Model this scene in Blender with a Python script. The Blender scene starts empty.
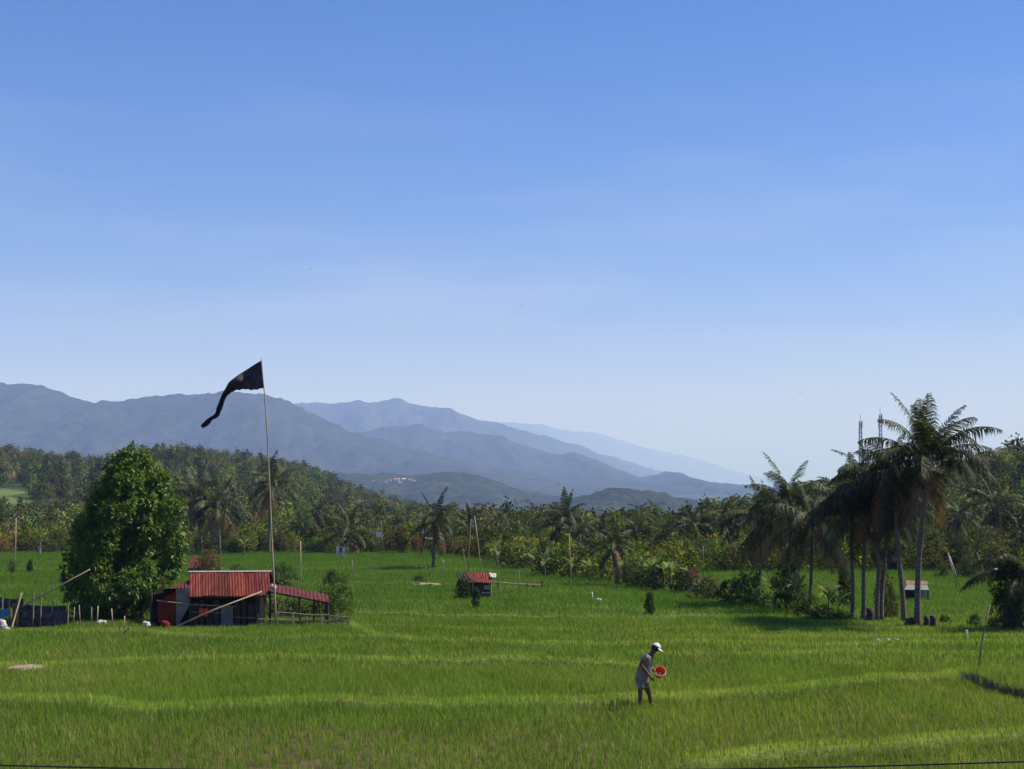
import bpy, bmesh, math, random
import numpy as np
from mathutils import Vector, Matrix, noise as mnoise

SC = bpy.context.scene
COL = SC.collection
PI = math.pi
R = math.radians
F = 1422.0
HORIZON = 482.0
CAMZ = 5.45
PITCH = math.atan((HORIZON - 384.5) / F)
SUN_AZ, SUN_EL = R(74), R(50)          # azimuth measured from +Y (view) towards +X
rng = np.random.default_rng(7)
random.seed(7)

# ------------------------------------------------------------------ helpers
def ray(px, py):
    xc = (px - 512.0) / F
    yc = (384.5 - py) / F
    y = math.cos(PITCH) - yc * math.sin(PITCH)
    z = math.sin(PITCH) + yc * math.cos(PITCH)
    return xc / y, z / y               # per metre of depth

def P(px, py, d):
    rx, rz = ray(px, py)
    return Vector((rx * d, d, CAMZ + rz * d))

def sstep(a, b, x):
    t = np.clip((x - a) / (b - a), 0, 1)
    return t * t * (3 - 2 * t)

# smooth value noise (numpy)
_perm = np.random.default_rng(3).random((256, 256))
def vnoise(x, y):
    x = np.asarray(x, float); y = np.asarray(y, float)
    xi = np.floor(x).astype(int); yi = np.floor(y).astype(int)
    fx = x - xi; fy = y - yi
    fx = fx * fx * (3 - 2 * fx); fy = fy * fy * (3 - 2 * fy)
    a = _perm[xi & 255, yi & 255]; b = _perm[(xi + 1) & 255, yi & 255]
    c = _perm[xi & 255, (yi + 1) & 255]; d = _perm[(xi + 1) & 255, (yi + 1) & 255]
    return (a * (1 - fx) + b * fx) * (1 - fy) + (c * (1 - fx) + d * fx) * fy

def fbm(x, y, o=4):
    s = 0; a = 1; t = 0
    for i in range(o):
        s = s + a * vnoise(x * 2 ** i + 17.3 * i, y * 2 ** i + 9.1 * i); t += a; a *= .5
    return s / t

# ------------------------------------------------------------------ terrain function
_pd = np.array([-60, 0, 15, 27, 35, 50, 65, 85, 105, 135, 190, 230, 300, 400, 800, 2000, 9000, 50000], float)
_ph = np.array([-5.2, -5.3, -5.4, -5.45, -5.44, -6.05, -6.63, -7.45, -8.2, -8.83, -9.5, -10.5, -13, -18, -42, -56, -60, -60], float)
def base_profile(y):
    h = 0
    for k in (-1, -.5, 0, .5, 1):
        h = h + np.interp(y + k * np.maximum(3, np.abs(y) * .06), _pd, _ph)
    return h / 5 + CAMZ

LH_PX = np.array([-900, -300, 0, 60, 90, 120, 150, 180, 210, 240, 270, 300, 330, 345, 370, 400, 440, 480, 540])
LH_ROW = np.array([452, 456, 463, 468, 474, 471, 464, 461, 466, 471, 475, 480, 491, 500, 509, 517, 527, 534, 547.])
RH_PX = np.array([520, 600, 700, 760, 850, 905, 960, 1024, 1200, 1700])
RH_ROW = np.array([556, 545, 538, 530, 513, 505, 496, 484, 470, 470.])

def hills(x, y):
    ys = np.maximum(y, 30)
    px = 512 + F * x / ys
    b = base_profile(y)
    zc = CAMZ + (HORIZON - np.interp(px, LH_PX, LH_ROW)) * 850 / F
    s = sstep(250, 860, y) ** .9 * (1 - sstep(980, 1800, y))
    w = 1 - sstep(430, 540, px)
    h = b + (np.maximum(zc, b) - b) * s * w
    # low shoulder with the clearings at far left
    s2 = sstep(230, 430, y) * (1 - sstep(430, 620, y)) * (1 - sstep(60, 150, px))
    h = h + 1.5 * s2
    zr = CAMZ + (HORIZON - np.interp(px, RH_PX, RH_ROW)) * 430 / F
    s = sstep(190, 440, y) * (1 - sstep(520, 1100, y))
    w = sstep(500, 620, px)
    h = h + (np.maximum(zr, b) - b) * s * w
    far = sstep(230, 420, y)
    h = h + far * (fbm(x / 60., y / 60., 3) - .5) * 5
    return h

# field bunds traced as (pixel, row) and laid on the ground
BUNDS_PX = [
    ([(-150, 704), (0, 705), (75, 705), (150, 715), (230, 711), (300, 707), (380, 708), (450, 710), (512, 708), (580, 707), (637, 702), (700, 701), (762, 697), (822, 690), (870, 684), (942, 681), (960, 676)], .16, 0),
    ([(700, 768), (752, 760), (850, 752), (942, 747), (1024, 740), (1150, 732)], .16, 1),
    ([(-150, 672), (0, 670), (50, 669), (120, 667), (190, 663), (275, 660), (375, 662), (450, 663), (512, 662), (570, 664), (640, 668)], .13, 0),
    ([(345, 624), (362, 634), (372, 640), (440, 643), (512, 646), (600, 648), (700, 647), (800, 650), (900, 647), (1060, 645)], .13, 0),
    ([(380, 628), (512, 633), (600, 634), (760, 633), (860, 631), (1060, 633)], .12, 0),
    ([(360, 614), (440, 617), (512, 618), (600, 619), (700, 618), (800, 624), (860, 627), (1100, 629)], .15, 1),
    ([(690, 641), (760, 640), (860, 641), (960, 639), (1080, 640)], .11, 1),
    ([(640, 656), (760, 658), (860, 655), (960, 657), (1080, 656)], .11, 0),
    ([(200, 601), (330, 601), (420, 602), (520, 605), (640, 612), (700, 615)], .1, 0),
    ([(-100, 588), (100, 586), (300, 585), (420, 583), (560, 592), (640, 598)], .1, 0),
    ([(-100, 570), (60, 569), (220, 570), (420, 568), (500, 572)], .12, 0),
    ([(-100, 636), (60, 634), (130, 634), (200, 640), (300, 640), (372, 640)], .1, 0),
]
BANK_PX = [(958, 676), (966, 682), (975, 685), (985, 690), (1000, 695), (1024, 702), (1080, 716)]

def flat_hit(px, row):
    rx, rz = ray(px, row)
    lo, hi = 15.0, 260.0
    f = lambda d: CAMZ + rz * d - float(base_profile(np.array(d)))
    for _ in range(50):
        m = .5 * (lo + hi)
        if f(m) > 0: lo = m
        else: hi = m
    return rx * lo, lo

def resample(pts, n):
    pts = np.array(pts, float)
    d = np.r_[0, np.cumsum(np.hypot(*np.diff(pts, axis=0).T))]
    t = np.linspace(0, d[-1], n)
    return np.c_[np.interp(t, d, pts[:, 0]), np.interp(t, d, pts[:, 1])]

def wobble(pts, k):
    q = resample(pts, max(24, len(pts) * 4))
    q[:, 1] += (vnoise(q[:, 0] / 19. + k * 7.7, q[:, 0] * 0 + k) - .5) * 3.0
    return q
BUNDS = [(np.array([flat_hit(*p) for p in wobble(pl, k)]), h, c) for k, (pl, h, c) in enumerate(BUNDS_PX)]
BANK = np.array([flat_hit(*p) for p in resample(BANK_PX, 24)])

def seg_dist(x, y, pl, reach=3.0):
    """distance to a polyline, only where it may be under `reach`"""
    x = np.ravel(x); y = np.ravel(y)
    out = np.full(x.shape, 99.0)
    idx = np.where((x > pl[:, 0].min() - reach) & (x < pl[:, 0].max() + reach) & (y > pl[:, 1].min() - reach) & (y < pl[:, 1].max() + reach))[0]
    if len(idx) == 0: return out
    qx = x[idx]; qy = y[idx]; best = np.full(len(idx), 99.0)
    for (ax, ay), (bx, by) in zip(pl[:-1], pl[1:]):
        dx, dy = bx - ax, by - ay
        t = np.clip(((qx - ax) * dx + (qy - ay) * dy) / (dx * dx + dy * dy + 1e-9), 0, 1)
        best = np.minimum(best, np.hypot(qx - ax - t * dx, qy - ay - t * dy))
    out[idx] = best
    return out

def bund_w(x, y):
    """0..1 weight of being on a bund, and the bund height there"""
    sh = np.shape(x)
    w = np.zeros(np.size(x)); hh = np.zeros(np.size(x))
    for pl, h, c in BUNDS:
        d = seg_dist(x, y, pl)
        k = np.exp(-(d / .4) ** 2)
        w = np.maximum(w, k); hh = np.maximum(hh, k * h)
    return w.reshape(sh), hh.reshape(sh)

def bank_inside(x, y):
    """how far a point lies behind the terrace bank (metres, negative in front)"""
    xb = BANK[:, 0]; yb = BANK[:, 1]
    o = np.argsort(yb)
    xe = np.interp(y, yb[o], xb[o], left=1e3, right=BANK[0, 0])
    xe = np.where(y > BANK[0, 1], BANK[0, 0] + (y - BANK[0, 1]) * .25, xe)
    return np.where(y < BANK[-1, 1], -9, x - xe)

def detail(x, y):
    w, hh = bund_w(x, y)
    k = bank_inside(x, y)
    up = .29 * sstep(-.14, .1, k) * sstep(-.2, 2.6, BANK[0, 1] - y)
    return hh + up + (fbm(x / 2.3, y / 2.3, 2) - .5) * .06, w

def G(x, y):
    x = np.asarray(x, float); y = np.asarray(y, float)
    h = hills(x, y)
    near = (y > 18) & (y < 200)
    if np.any(near):
        if h.ndim == 0:
            h = h + float(detail(np.array([x]), np.array([y]))[0][0])
        else:
            dd = np.zeros(h.shape); dd[near] = detail(x[near], y[near])[0]; h = h + dd
    return h

def hit(px, row, lo=15.0, hi=260.0):
    """point of the ground seen at a pixel of the photograph"""
    x, d = flat_hit(px, row)
    return Vector((x, d, float(G(x, d))))

def at(px, d):
    x = d * (px - 512) / F
    return Vector((x, d, float(G(x, d))))

# ------------------------------------------------------------------ tagging
def tag(o, label=None, cat=None, group=None, kind=None):
    if label: o['label'] = label
    if cat: o['category'] = cat
    if group: o['group'] = group
    if kind: o['kind'] = kind
    return o

def thing(name, label, cat, loc, group=None, rotz=0):
    o = bpy.data.objects.new(name, None)
    o.empty_display_size = .3
    o.location = loc
    o.rotation_euler = (0, 0, rotz)
    COL.objects.link(o)
    return tag(o, label, cat, group)

def link(name, me, mat=None, parent=None, loc=None):
    if mat and not me.materials: me.materials.append(mat)
    o = bpy.data.objects.new(name, me)
    COL.objects.link(o)
    if parent: o.parent = parent
    if loc is not None: o.location = loc
    return o

def np_mesh(name, V, faces, col=None, smooth=False, colname='Col'):
    """V (n,3); faces: (m,k) int array, or a list of such arrays; col (n,3) per vertex"""
    me = bpy.data.meshes.new(name)
    V = np.asarray(V, np.float32)
    if not isinstance(faces, list): faces = [faces]
    faces = [np.asarray(f, np.int32) for f in faces if len(f)]
    nl = sum(f.size for f in faces); nf = sum(len(f) for f in faces)
    me.vertices.add(len(V)); me.vertices.foreach_set('co', V.ravel())
    me.loops.add(nl); me.loops.foreach_set('vertex_index', np.concatenate([f.ravel() for f in faces]))
    me.polygons.add(nf)
    tot = np.concatenate([np.full(len(f), f.shape[1], np.int32) for f in faces])
    st = np.r_[0, np.cumsum(tot)[:-1]].astype(np.int32)
    me.polygons.foreach_set('loop_start', st)
    try: me.polygons.foreach_set('loop_total', tot)
    except Exception: pass
    if smooth: me.polygons.foreach_set('use_smooth', np.ones(nf, bool))
    me.update(calc_edges=True)
    if col is not None:
        a = me.color_attributes.new(colname, 'FLOAT_COLOR', 'POINT')
        c = np.ones((len(V), 4), np.float32); c[:, :3] = col
        a.data.foreach_set('color', c.ravel())
    return me

class MB:
    """collects boxes, tubes and sheets in world coordinates; build() makes ONE mesh object"""
    def __init__(s): s.v = []; s.f = []; s.c = []
    def add(s, vs, fs, c=None):
        o = len(s.v); s.v += [tuple(v) for v in vs]; s.f += [tuple(i + o for i in f) for f in fs]
        s.c += [c or (1, 1, 1)] * len(vs)
        return s
    def box(s, cx, cy, cz, sx, sy, sz, rot=0, c=None):
        m = Matrix.Rotation(rot, 3, 'Z'); vs = []
        for dz in (-.5, .5):
            for dx, dy in ((-.5, -.5), (.5, -.5), (.5, .5), (-.5, .5)):
                vs.append(Vector((cx, cy, cz)) + m @ Vector((dx * sx, dy * sy, dz * sz)))
        return s.add(vs, [(3, 2, 1, 0), (4, 5, 6, 7), (0, 1, 5, 4), (1, 2, 6, 5), (2, 3, 7, 6), (3, 0, 4, 7)], c)
    def tube(s, pts, r, n=7, c=None, cap=True):
        pts = [Vector(p) for p in pts]
        rr = r if isinstance(r, (list, tuple)) else [r] * len(pts)
        vs = []; fs = []
        for i, p in enumerate(pts):
            t = (pts[min(i + 1, len(pts) - 1)] - pts[max(i - 1, 0)])
            if t.length < 1e-9: t = Vector((0, 0, 1))
            t.normalize()
            a = t.cross(Vector((.13, .97, .2)))
            if a.length < .1: a = t.cross(Vector((1, 0, 0)))
            a.normalize(); b = t.cross(a)
            for k in range(n):
                th = 2 * PI * k / n
                vs.append(p + (a * math.cos(th) + b * math.sin(th)) * rr[i])
        for i in range(len(pts) - 1):
            for k in range(n):
                k2 = (k + 1) % n
                fs.append((i * n + k, (i + 1) * n + k, (i + 1) * n + k2, i * n + k2))
        if cap:
            fs.append(tuple(range(n))); fs.append(tuple(range(len(vs) - 1, len(vs) - n - 1, -1)))
        return s.add(vs, fs, c)
    def sheet(s, a, b, c, d, waves=0, amp=.02, nv=3, col=None, jag=0):
        """a-b top edge, d-c bottom edge; corrugations run from top to bottom; it has thickness"""
        a, b, c, d = map(Vector, (a, b, c, d))
        nrm = (b - a).cross(d - a).normalized()
        nu = max(2, waves * 6); vs = []; fs = []
        for side in (1, -1):
            for j in range(nv + 1):
                v = j / nv
                for i in range(nu + 1):
                    u = i / nu
                    vv = v
                    if jag and j == nv: vv = 1 + jag * math.sin(u * 17.3 + 2 * math.sin(u * 41))
                    p = (a * (1 - u) + b * u) * (1 - vv) + (d * (1 - u) + c * u) * vv
                    vs.append(p + nrm * (amp * math.cos(2 * PI * waves * u) + side * .004))
        m = (nu + 1) * (nv + 1)
        for j in range(nv):
            for i in range(nu):
                q = j * (nu + 1) + i
                fs.append((q, q + nu + 1, q + nu + 2, q + 1))
                fs.append((m + q, m + q + 1, m + q + nu + 2, m + q + nu + 1))
        for j in range(nv):
            for i in (0, nu):
                q = j * (nu + 1) + i
                fs.append((q, q + nu + 1, m + q + nu + 1, m + q) if i else (q, m + q, m + q + nu + 1, q + nu + 1))
        for i in range(nu):
            for j in (0, nv):
                q = j * (nu + 1) + i
                fs.append((q, q + 1, m + q + 1, m + q) if not j else (q, m + q, m + q + 1, q + 1))
        return s.add(vs, fs, col)
    def mesh(s, name, off=Vector((0, 0, 0)), smooth=False):
        me = bpy.data.meshes.new(name)
        me.from_pydata([tuple(Vector(v) - off) for v in s.v], [], s.f)
        a = me.color_attributes.new('Col', 'FLOAT_COLOR', 'POINT')
        a.data.foreach_set('color', np.c_[np.array(s.c, np.float32), np.ones(len(s.c), np.float32)].ravel())
        if smooth: me.polygons.foreach_set('use_smooth', np.ones(len(me.polygons), bool))
        me.update()
        return me
    def build(s, name, mat, parent=None, smooth=False, at_point=None):
        off = Vector((0, 0, 0)); q = parent
        while q is not None: off = off + q.location; q = q.parent
        if parent is None and at_point is not None: off = Vector(at_point)
        o = link(name, s.mesh(name, off, smooth), mat, parent)
        if parent is None and at_point is not None: o.location = off
        return o

# ------------------------------------------------------------------ materials
def new_mat(name):
    m = bpy.data.materials.new(name); m.use_nodes = True
    nt = m.node_tree; nt.nodes.clear()
    out = nt.nodes.new('ShaderNodeOutputMaterial')
    return m, nt, out

def N(nt, typ, **kw):
    n = nt.nodes.new(typ)
    for k, v in kw.items():
        if hasattr(n, k) and not k.startswith('in_'): setattr(n, k, v)
    return n

def mixc(nt, a, b, fac, mode='MIX'):
    n = nt.nodes.new('ShaderNodeMix'); n.data_type = 'RGBA'; n.blend_type = mode
    for sock, val in ((n.inputs[0], fac), (n.inputs[6], a), (n.inputs[7], b)):
        if hasattr(val, 'is_linked'): nt.links.new(val, sock)
        elif isinstance(val, (int, float)): sock.default_value = val
        else: sock.default_value = (*val, 1)
    return n.outputs[2]

def noise_tex(nt, scale, detail=4, rough=.6, coord='Object', stretch=None):
    tc = nt.nodes.new('ShaderNodeTexCoord'); mp = nt.nodes.new('ShaderNodeMapping')
    if stretch: mp.inputs['Scale'].default_value = stretch
    n = nt.nodes.new('ShaderNodeTexNoise'); n.inputs['Scale'].default_value = scale
    n.inputs['Detail'].default_value = detail; n.inputs['Roughness'].default_value = rough
    nt.links.new(tc.outputs[coord], mp.inputs[0]); nt.links.new(mp.outputs[0], n.inputs['Vector'])
    return n.outputs['Fac']

def ramp(nt, fac, stops):
    r = nt.nodes.new('ShaderNodeValToRGB')
    el = r.color_ramp.elements
    while len(el) < len(stops): el.new(.5)
    for e, (p, c) in zip(el, stops): e.position = p; e.color = (*c, 1) if len(c) == 3 else c
    nt.links.new(fac, r.inputs[0])
    return r.outputs[0]

def surf(name, col, col2=None, scale=6, rough=.85, spec=.2, metal=0, bump=0, bscale=None, stretch=None, attr=False, lo=.35, hi=.7):
    m, nt, out = new_mat(name)
    b = nt.nodes.new('ShaderNodeBsdfPrincipled')
    b.inputs['Roughness'].default_value = rough; b.inputs['Specular IOR Level'].default_value = spec
    b.inputs['Metallic'].default_value = metal
    n = noise_tex(nt, scale, stretch=stretch)
    c = ramp(nt, n, [(lo, col), (hi, col2 or col)])
    if attr:
        a = nt.nodes.new('ShaderNodeAttribute'); a.attribute_name = 'Col'
        c = mixc(nt, c, a.outputs['Color'], 1.0, 'MULTIPLY')
    nt.links.new(c, b.inputs['Base Color'])
    if bump:
        bp = nt.nodes.new('ShaderNodeBump'); bp.inputs['Strength'].default_value = bump
        n2 = noise_tex(nt, bscale or scale * 3, stretch=stretch)
        nt.links.new(n2, bp.inputs['Height']); nt.links.new(bp.outputs[0], b.inputs['Normal'])
    nt.links.new(b.outputs[0], out.inputs[0])
    return m

def leaf_mat(name, tint=(1, 1, 1), trans=.35, rough=.5, spec=.3, var=.25, tcol=(1.25, 1.3, .6)):
    """leaf colour = vertex colour x per object variation; part of the light passes through"""
    m, nt, out = new_mat(name)
    a = nt.nodes.new('ShaderNodeAttribute'); a.attribute_name = 'Col'
    oi = nt.nodes.new('ShaderNodeObjectInfo')
    mr = nt.nodes.new('ShaderNodeMapRange'); mr.inputs[3].default_value = 1 - var; mr.inputs[4].default_value = 1 + var
    nt.links.new(oi.outputs['Random'], mr.inputs[0])
    c = mixc(nt, a.outputs['Color'], tint, 1.0, 'MULTIPLY')
    vm = nt.nodes.new('ShaderNodeVectorMath'); vm.operation = 'SCALE'
    nt.links.new(c, vm.inputs[0]); nt.links.new(mr.outputs[0], vm.inputs['Scale'])
    b = nt.nodes.new('ShaderNodeBsdfPrincipled')
    b.inputs['Roughness'].default_value = rough; b.inputs['Specular IOR Level'].default_value = spec
    nt.links.new(vm.outputs[0], b.inputs['Base Color'])
    t = nt.nodes.new('ShaderNodeBsdfTranslucent')
    tc = mixc(nt, vm.outputs[0], tcol, 1.0, 'MULTIPLY')
    nt.links.new(tc, t.inputs['Color'])
    mx = nt.nodes.new('ShaderNodeMixShader'); mx.inputs[0].default_value = trans
    nt.links.new(b.outputs[0], mx.inputs[1]); nt.links.new(t.outputs[0], mx.inputs[2])
    nt.links.new(mx.outputs[0], out.inputs[0])
    return m

M = {}
M['leaf'] = leaf_mat('broadleaf foliage', trans=.27, rough=.7, spec=.12)
M['mango'] = leaf_mat('glossy leaves', trans=.3, rough=.45, spec=.3, var=0)
M['forest'] = leaf_mat('forest foliage', trans=.2, var=0, rough=.9, spec=.03)
M['palm'] = leaf_mat('palm leaf', trans=.22, rough=.6, spec=.15)
M['banana'] = leaf_mat('banana leaf', trans=.4, rough=.5, spec=.25)
M['grass'] = leaf_mat('rice grass', trans=.4, rough=.8, spec=.04, var=0)
M['bark'] = surf('grey bark', (.10, .085, .065), (.2, .18, .15), 5, .9, .1, bump=.5, stretch=(1, 1, .3))
M['palmbark'] = surf('palm bark', (.085, .072, .056), (.19, .168, .135), 3, .9, .1, bump=.6, stretch=(1, 1, 6))
M['bamboo'] = surf('weathered bamboo', (.26, .20, .12), (.42, .34, .22), 3, .6, .3, stretch=(1, 1, .2))
M['oldbamboo'] = surf('old grey bamboo', (.17, .13, .09), (.28, .23, .17), 3, .75, .2)
M['darkwood'] = surf('dark timber', (.035, .028, .02), (.09, .07, .05), 6, .85, .15)
M['redroof'] = surf('rusty red roof sheet', (.07, .010, .008), (.22, .046, .026), 2.0, .65, .15, stretch=(3.2, .5, .5), lo=.3, hi=.72, bump=.05, attr=True)
M['darkroof'] = surf('faded red roof sheet', (.055, .012, .011), (.13, .034, .028), 2.5, .7, .15)
M['redwall'] = surf('dark red wall sheet', (.13, .014, .010), (.20, .03, .02), 3, .7, .1)
M['greysheet'] = surf('grey metal sheet', (.13, .12, .105), (.24, .225, .20), 3, .5, .4)
M['blackplastic'] = surf('black plastic sheet', (.008, .006, .004), (.02, .015, .011), 4, .8, .08, bump=.2)
M['net'] = surf('black shade net', (.035, .033, .032), (.13, .125, .12), 5, .85, .1, bump=.4)
M['white'] = surf('white cloth', (.66, .62, .55), (.8, .77, .7), 8, .8, .2)
M['whitepaint'] = surf('whitewashed panel', (.34, .33, .30), (.5, .48, .45), 8, .8, .2)
M['blue'] = surf('blue tarpaulin', (.03, .16, .34), (.06, .24, .45), 5, .5, .3)
M['soil'] = surf('dry soil', (.20, .14, .09), (.36, .28, .20), 5, .95, .05, bump=.4)
M['flag'] = surf('black cotton', (.012, .012, .014), (.045, .045, .05), 3, .75, .3, bump=.1)
M['concrete'] = surf('pale concrete', (.30, .29, .27), (.42, .41, .38), 6, .9, .1)
M['rust'] = surf('rusty brown sheet', (.16, .07, .04), (.28, .14, .09), 4, .8, .2)
M['cable'] = surf('black cable', (.015, .015, .015), (.03, .03, .03), 3, .5, .3)
M['red'] = surf('red plastic', (.72, .05, .015), (.78, .065, .02), 5, .35, .4)
_m, _t, _o = new_mat('red translucent plastic')
_b = _t.nodes.new('ShaderNodeBsdfPrincipled'); _b.inputs['Base Color'].default_value = (.78, .06, .015, 1); _b.inputs['Roughness'].default_value = .35
_l = _t.nodes.new('ShaderNodeBsdfTranslucent'); _l.inputs['Color'].default_value = (.85, .09, .02, 1)
_x = _t.nodes.new('ShaderNodeMixShader'); _x.inputs[0].default_value = .28
_t.links.new(_b.outputs[0], _x.inputs[1]); _t.links.new(_l.outputs[0], _x.inputs[2]); _t.links.new(_x.outputs[0], _o.inputs[0])
M['bucket'] = _m
M['skin'] = surf('brown skin', (.10, .048, .03), (.14, .07, .045), 12, .55, .3)
M['hair'] = surf('black hair', (.012, .01, .009), (.02, .018, .016), 20, .6, .3)
M['shirt'] = surf('beige grey shirt', (.13, .11, .085), (.32, .275, .215), 5, .9, .1)
M['shorts'] = surf('pale grey shorts', (.13, .125, .115), (.32, .30, .27), 7, .9, .1)
M['cap'] = surf('white cap', (.55, .54, .5), (.66, .64, .6), 12, .8, .2)
M['eye'] = surf('eye', (.02, .02, .02), (.03, .03, .03), 2, .2, .5)
M['tile'] = surf('terracotta roof', (.28, .15, .11), (.36, .22, .17), .5, .85, .1)
M['housewall'] = surf('pale plaster', (.5, .46, .42), (.62, .58, .54), .5, .9, .1)
M['steel'] = surf('galvanised steel', (.42, .42, .43), (.55, .55, .56), .5, .5, .4)

# ------------------------------------------------------------------ world, sun, camera
w = bpy.data.worlds.new('World'); SC.world = w; w.use_nodes = True
nt = w.node_tree; nt.nodes.clear()
wo = nt.nodes.new('ShaderNodeOutputWorld'); bg = nt.nodes.new('ShaderNodeBackground')
sky = nt.nodes.new('ShaderNodeTexSky'); sky.sky_type = 'NISHITA'
sky.sun_disc = False; sky.sun_elevation = SUN_EL; sky.sun_rotation = SUN_AZ
sky.altitude = 500; sky.air_density = 1.0; sky.dust_density = .35; sky.ozone_density = 2.2
# faint high cirrus, laid out by direction in the sky
tc = nt.nodes.new('ShaderNodeTexCoord'); mp = nt.nodes.new('ShaderNodeMapping')
mp.inputs['Scale'].default_value = (2.2, 2.2, 15); mp.inputs['Rotation'].default_value = (.06, .05, 0)
nz = nt.nodes.new('ShaderNodeTexNoise'); nz.inputs['Scale'].default_value = 2.2; nz.inputs['Detail'].default_value = 7
nt.links.new(tc.outputs['Generated'], mp.inputs[0]); nt.links.new(mp.outputs[0], nz.inputs['Vector'])
cr = ramp(nt, nz.outputs['Fac'], [(.46, (0, 0, 0)), (.75, (1, 1, 1))])
sx = nt.nodes.new('ShaderNodeSeparateXYZ'); nt.links.new(tc.outputs['Generated'], sx.inputs[0])
band = nt.nodes.new('ShaderNodeValToRGB'); el = band.color_ramp.elements
el[0].position = .03; el[0].color = (0, 0, 0, 1); el[1].position = .30; el[1].color = (0, 0, 0, 1)
e = el.new(.13); e.color = (1, 1, 1, 1)
nt.links.new(sx.outputs['Z'], band.inputs[0])
mm = nt.nodes.new('ShaderNodeMath'); mm.operation = 'MULTIPLY'
nt.links.new(cr, mm.inputs[0]); nt.links.new(band.outputs[0], mm.inputs[1])
m2 = nt.nodes.new('ShaderNodeMath'); m2.operation = 'MULTIPLY'; m2.inputs[1].default_value = .24
nt.links.new(mm.outputs[0], m2.inputs[0])
hsv = nt.nodes.new('ShaderNodeHueSaturation'); hsv.inputs['Saturation'].default_value = 1.44
nt.links.new(sky.outputs[0], hsv.inputs['Color'])
skc = mixc(nt, mixc(nt, hsv.outputs[0], (1.12, .905, 1.22), 1.0, 'MULTIPLY'), (6.0, 6.6, 7.6), m2.outputs[0])
nt.links.new(skc, bg.inputs['Color']); bg.inputs['Strength'].default_value = .07
nt.links.new(bg.outputs[0], wo.inputs['Surface'])

sd = bpy.data.lights.new('sun', 'SUN'); sd.energy = 5.0; sd.angle = R(.53); sd.color = (1, .94, .85)
so = bpy.data.objects.new('sun', sd); COL.objects.link(so); so.location = (60, 0, 90)
sdir = Vector((math.sin(SUN_AZ) * math.cos(SUN_EL), math.cos(SUN_AZ) * math.cos(SUN_EL), math.sin(SUN_EL)))
so.rotation_euler = sdir.to_track_quat('Z', 'Y').to_euler()

cd = bpy.data.cameras.new('camera'); cd.sensor_width = 36; cd.lens = F * 36 / 1024
cd.clip_end = 120000; cd.clip_start = .1
co = bpy.data.objects.new('camera', cd); COL.objects.link(co)
co.location = (0, 0, CAMZ); co.rotation_euler = (PI / 2 + PITCH, 0, 0)
SC.camera = co
SC.view_settings.view_transform = 'Standard'; SC.view_settings.look = 'None'
SC.view_settings.exposure = .65; SC.view_settings.gamma = 1
SC.render.engine = 'CYCLES'
SC.cycles.max_bounces = 6; SC.cycles.transparent_max_bounces = 8; SC.cycles.volume_bounces = 1
SC.cycles.use_denoising = True
SC.cycles.sample_clamp_indirect = 4

# ------------------------------------------------------------------ ground sheet
ys = np.concatenate([np.linspace(-120, 20, 30)[:-1], np.arange(20, 80, .16), np.arange(80, 200, .7), np.geomspace(200, 46000, 260)])
us = np.concatenate([[-2, -1.5, -1.1, -.8], np.linspace(-.62, .62, 460), [.8, 1.1, 1.5, 2]])
YY, UU = np.meshgrid(ys, us, indexing='ij')
XX = UU * (np.maximum(YY, 0) + 12) * .9
XX[:30] = UU[:30] * 40
ZZ = G(XX, YY)
bw = np.zeros(XX.shape); nm = (YY > 18) & (YY < 200); bw[nm] = bund_w(XX[nm], YY[nm])[0]
# real surface colour of the soil and low cover
PXX = 512 + F * XX / np.maximum(YY, 30)
def clearing(px, y):
    """pale grass clearings on the left hillside"""
    a = sstep(518, 528, y) * (1 - sstep(606, 616, y)) * (1 - sstep(30, 42, px + (y - 520) * .12)) * (px > -400)
    b = sstep(395, 402, y) * (1 - sstep(452, 460, y)) * (1 - sstep(62, 75, px)) * (px > -400)
    return np.maximum(a, b)
cl = clearing(PXX, YY)
n1 = fbm(XX / 3., YY / 3., 3)[..., None]
soil = np.array([.078, .053, .024]); green = np.array([.055, .085, .02]); bundc = np.array([.13, .17, .04])
n1 = n1 * (.35 + .65 * sstep(38, 60, YY))[..., None]
Cc = soil * (1 - n1) + green * n1
Cc = Cc * (1 - .7 * bw[..., None]) + bundc * .7 * bw[..., None]
wood = np.array([.03, .045, .018]); fade = sstep(185, 240, YY)[..., None]
n2 = fbm(XX / 300., YY / 300., 5)[..., None]
plain = np.where(n2 > .55, np.array([.06, .08, .035]), np.array([.032, .046, .02]))
Cc = Cc * (1 - fade) + (wood * (1 - sstep(900, 1500, YY)[..., None]) + plain * sstep(900, 1500, YY)[..., None]) * fade
Cc = Cc * (1 - cl[..., None]) + np.array([.10, .14, .035]) * cl[..., None]
# dark earth on the cut face of the terrace bank, its shade painted in
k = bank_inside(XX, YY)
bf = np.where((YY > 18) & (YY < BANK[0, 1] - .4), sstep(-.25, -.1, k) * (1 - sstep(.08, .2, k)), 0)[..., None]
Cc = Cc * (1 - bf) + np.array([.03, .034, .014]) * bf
ny, nx = XX.shape
ii = np.arange(ny * nx).reshape(ny, nx)
fa = np.stack([ii[:-1, :-1], ii[:-1, 1:], ii[1:, 1:], ii[1:, :-1]], -1).reshape(-1, 4)
gm, gnt, gout = new_mat('field soil and cover')
ga = gnt.nodes.new('ShaderNodeAttribute'); ga.attribute_name = 'Col'
gn = noise_tex(gnt, 1.3, 8, .7)
gv = ramp(gnt, gn, [(.3, (.62, .62, .62)), (.7, (1.35, 1.35, 1.35))])
gb = gnt.nodes.new('ShaderNodeBsdfPrincipled'); gb.inputs['Roughness'].default_value = .95; gb.inputs['Specular IOR Level'].default_value = .1
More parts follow.
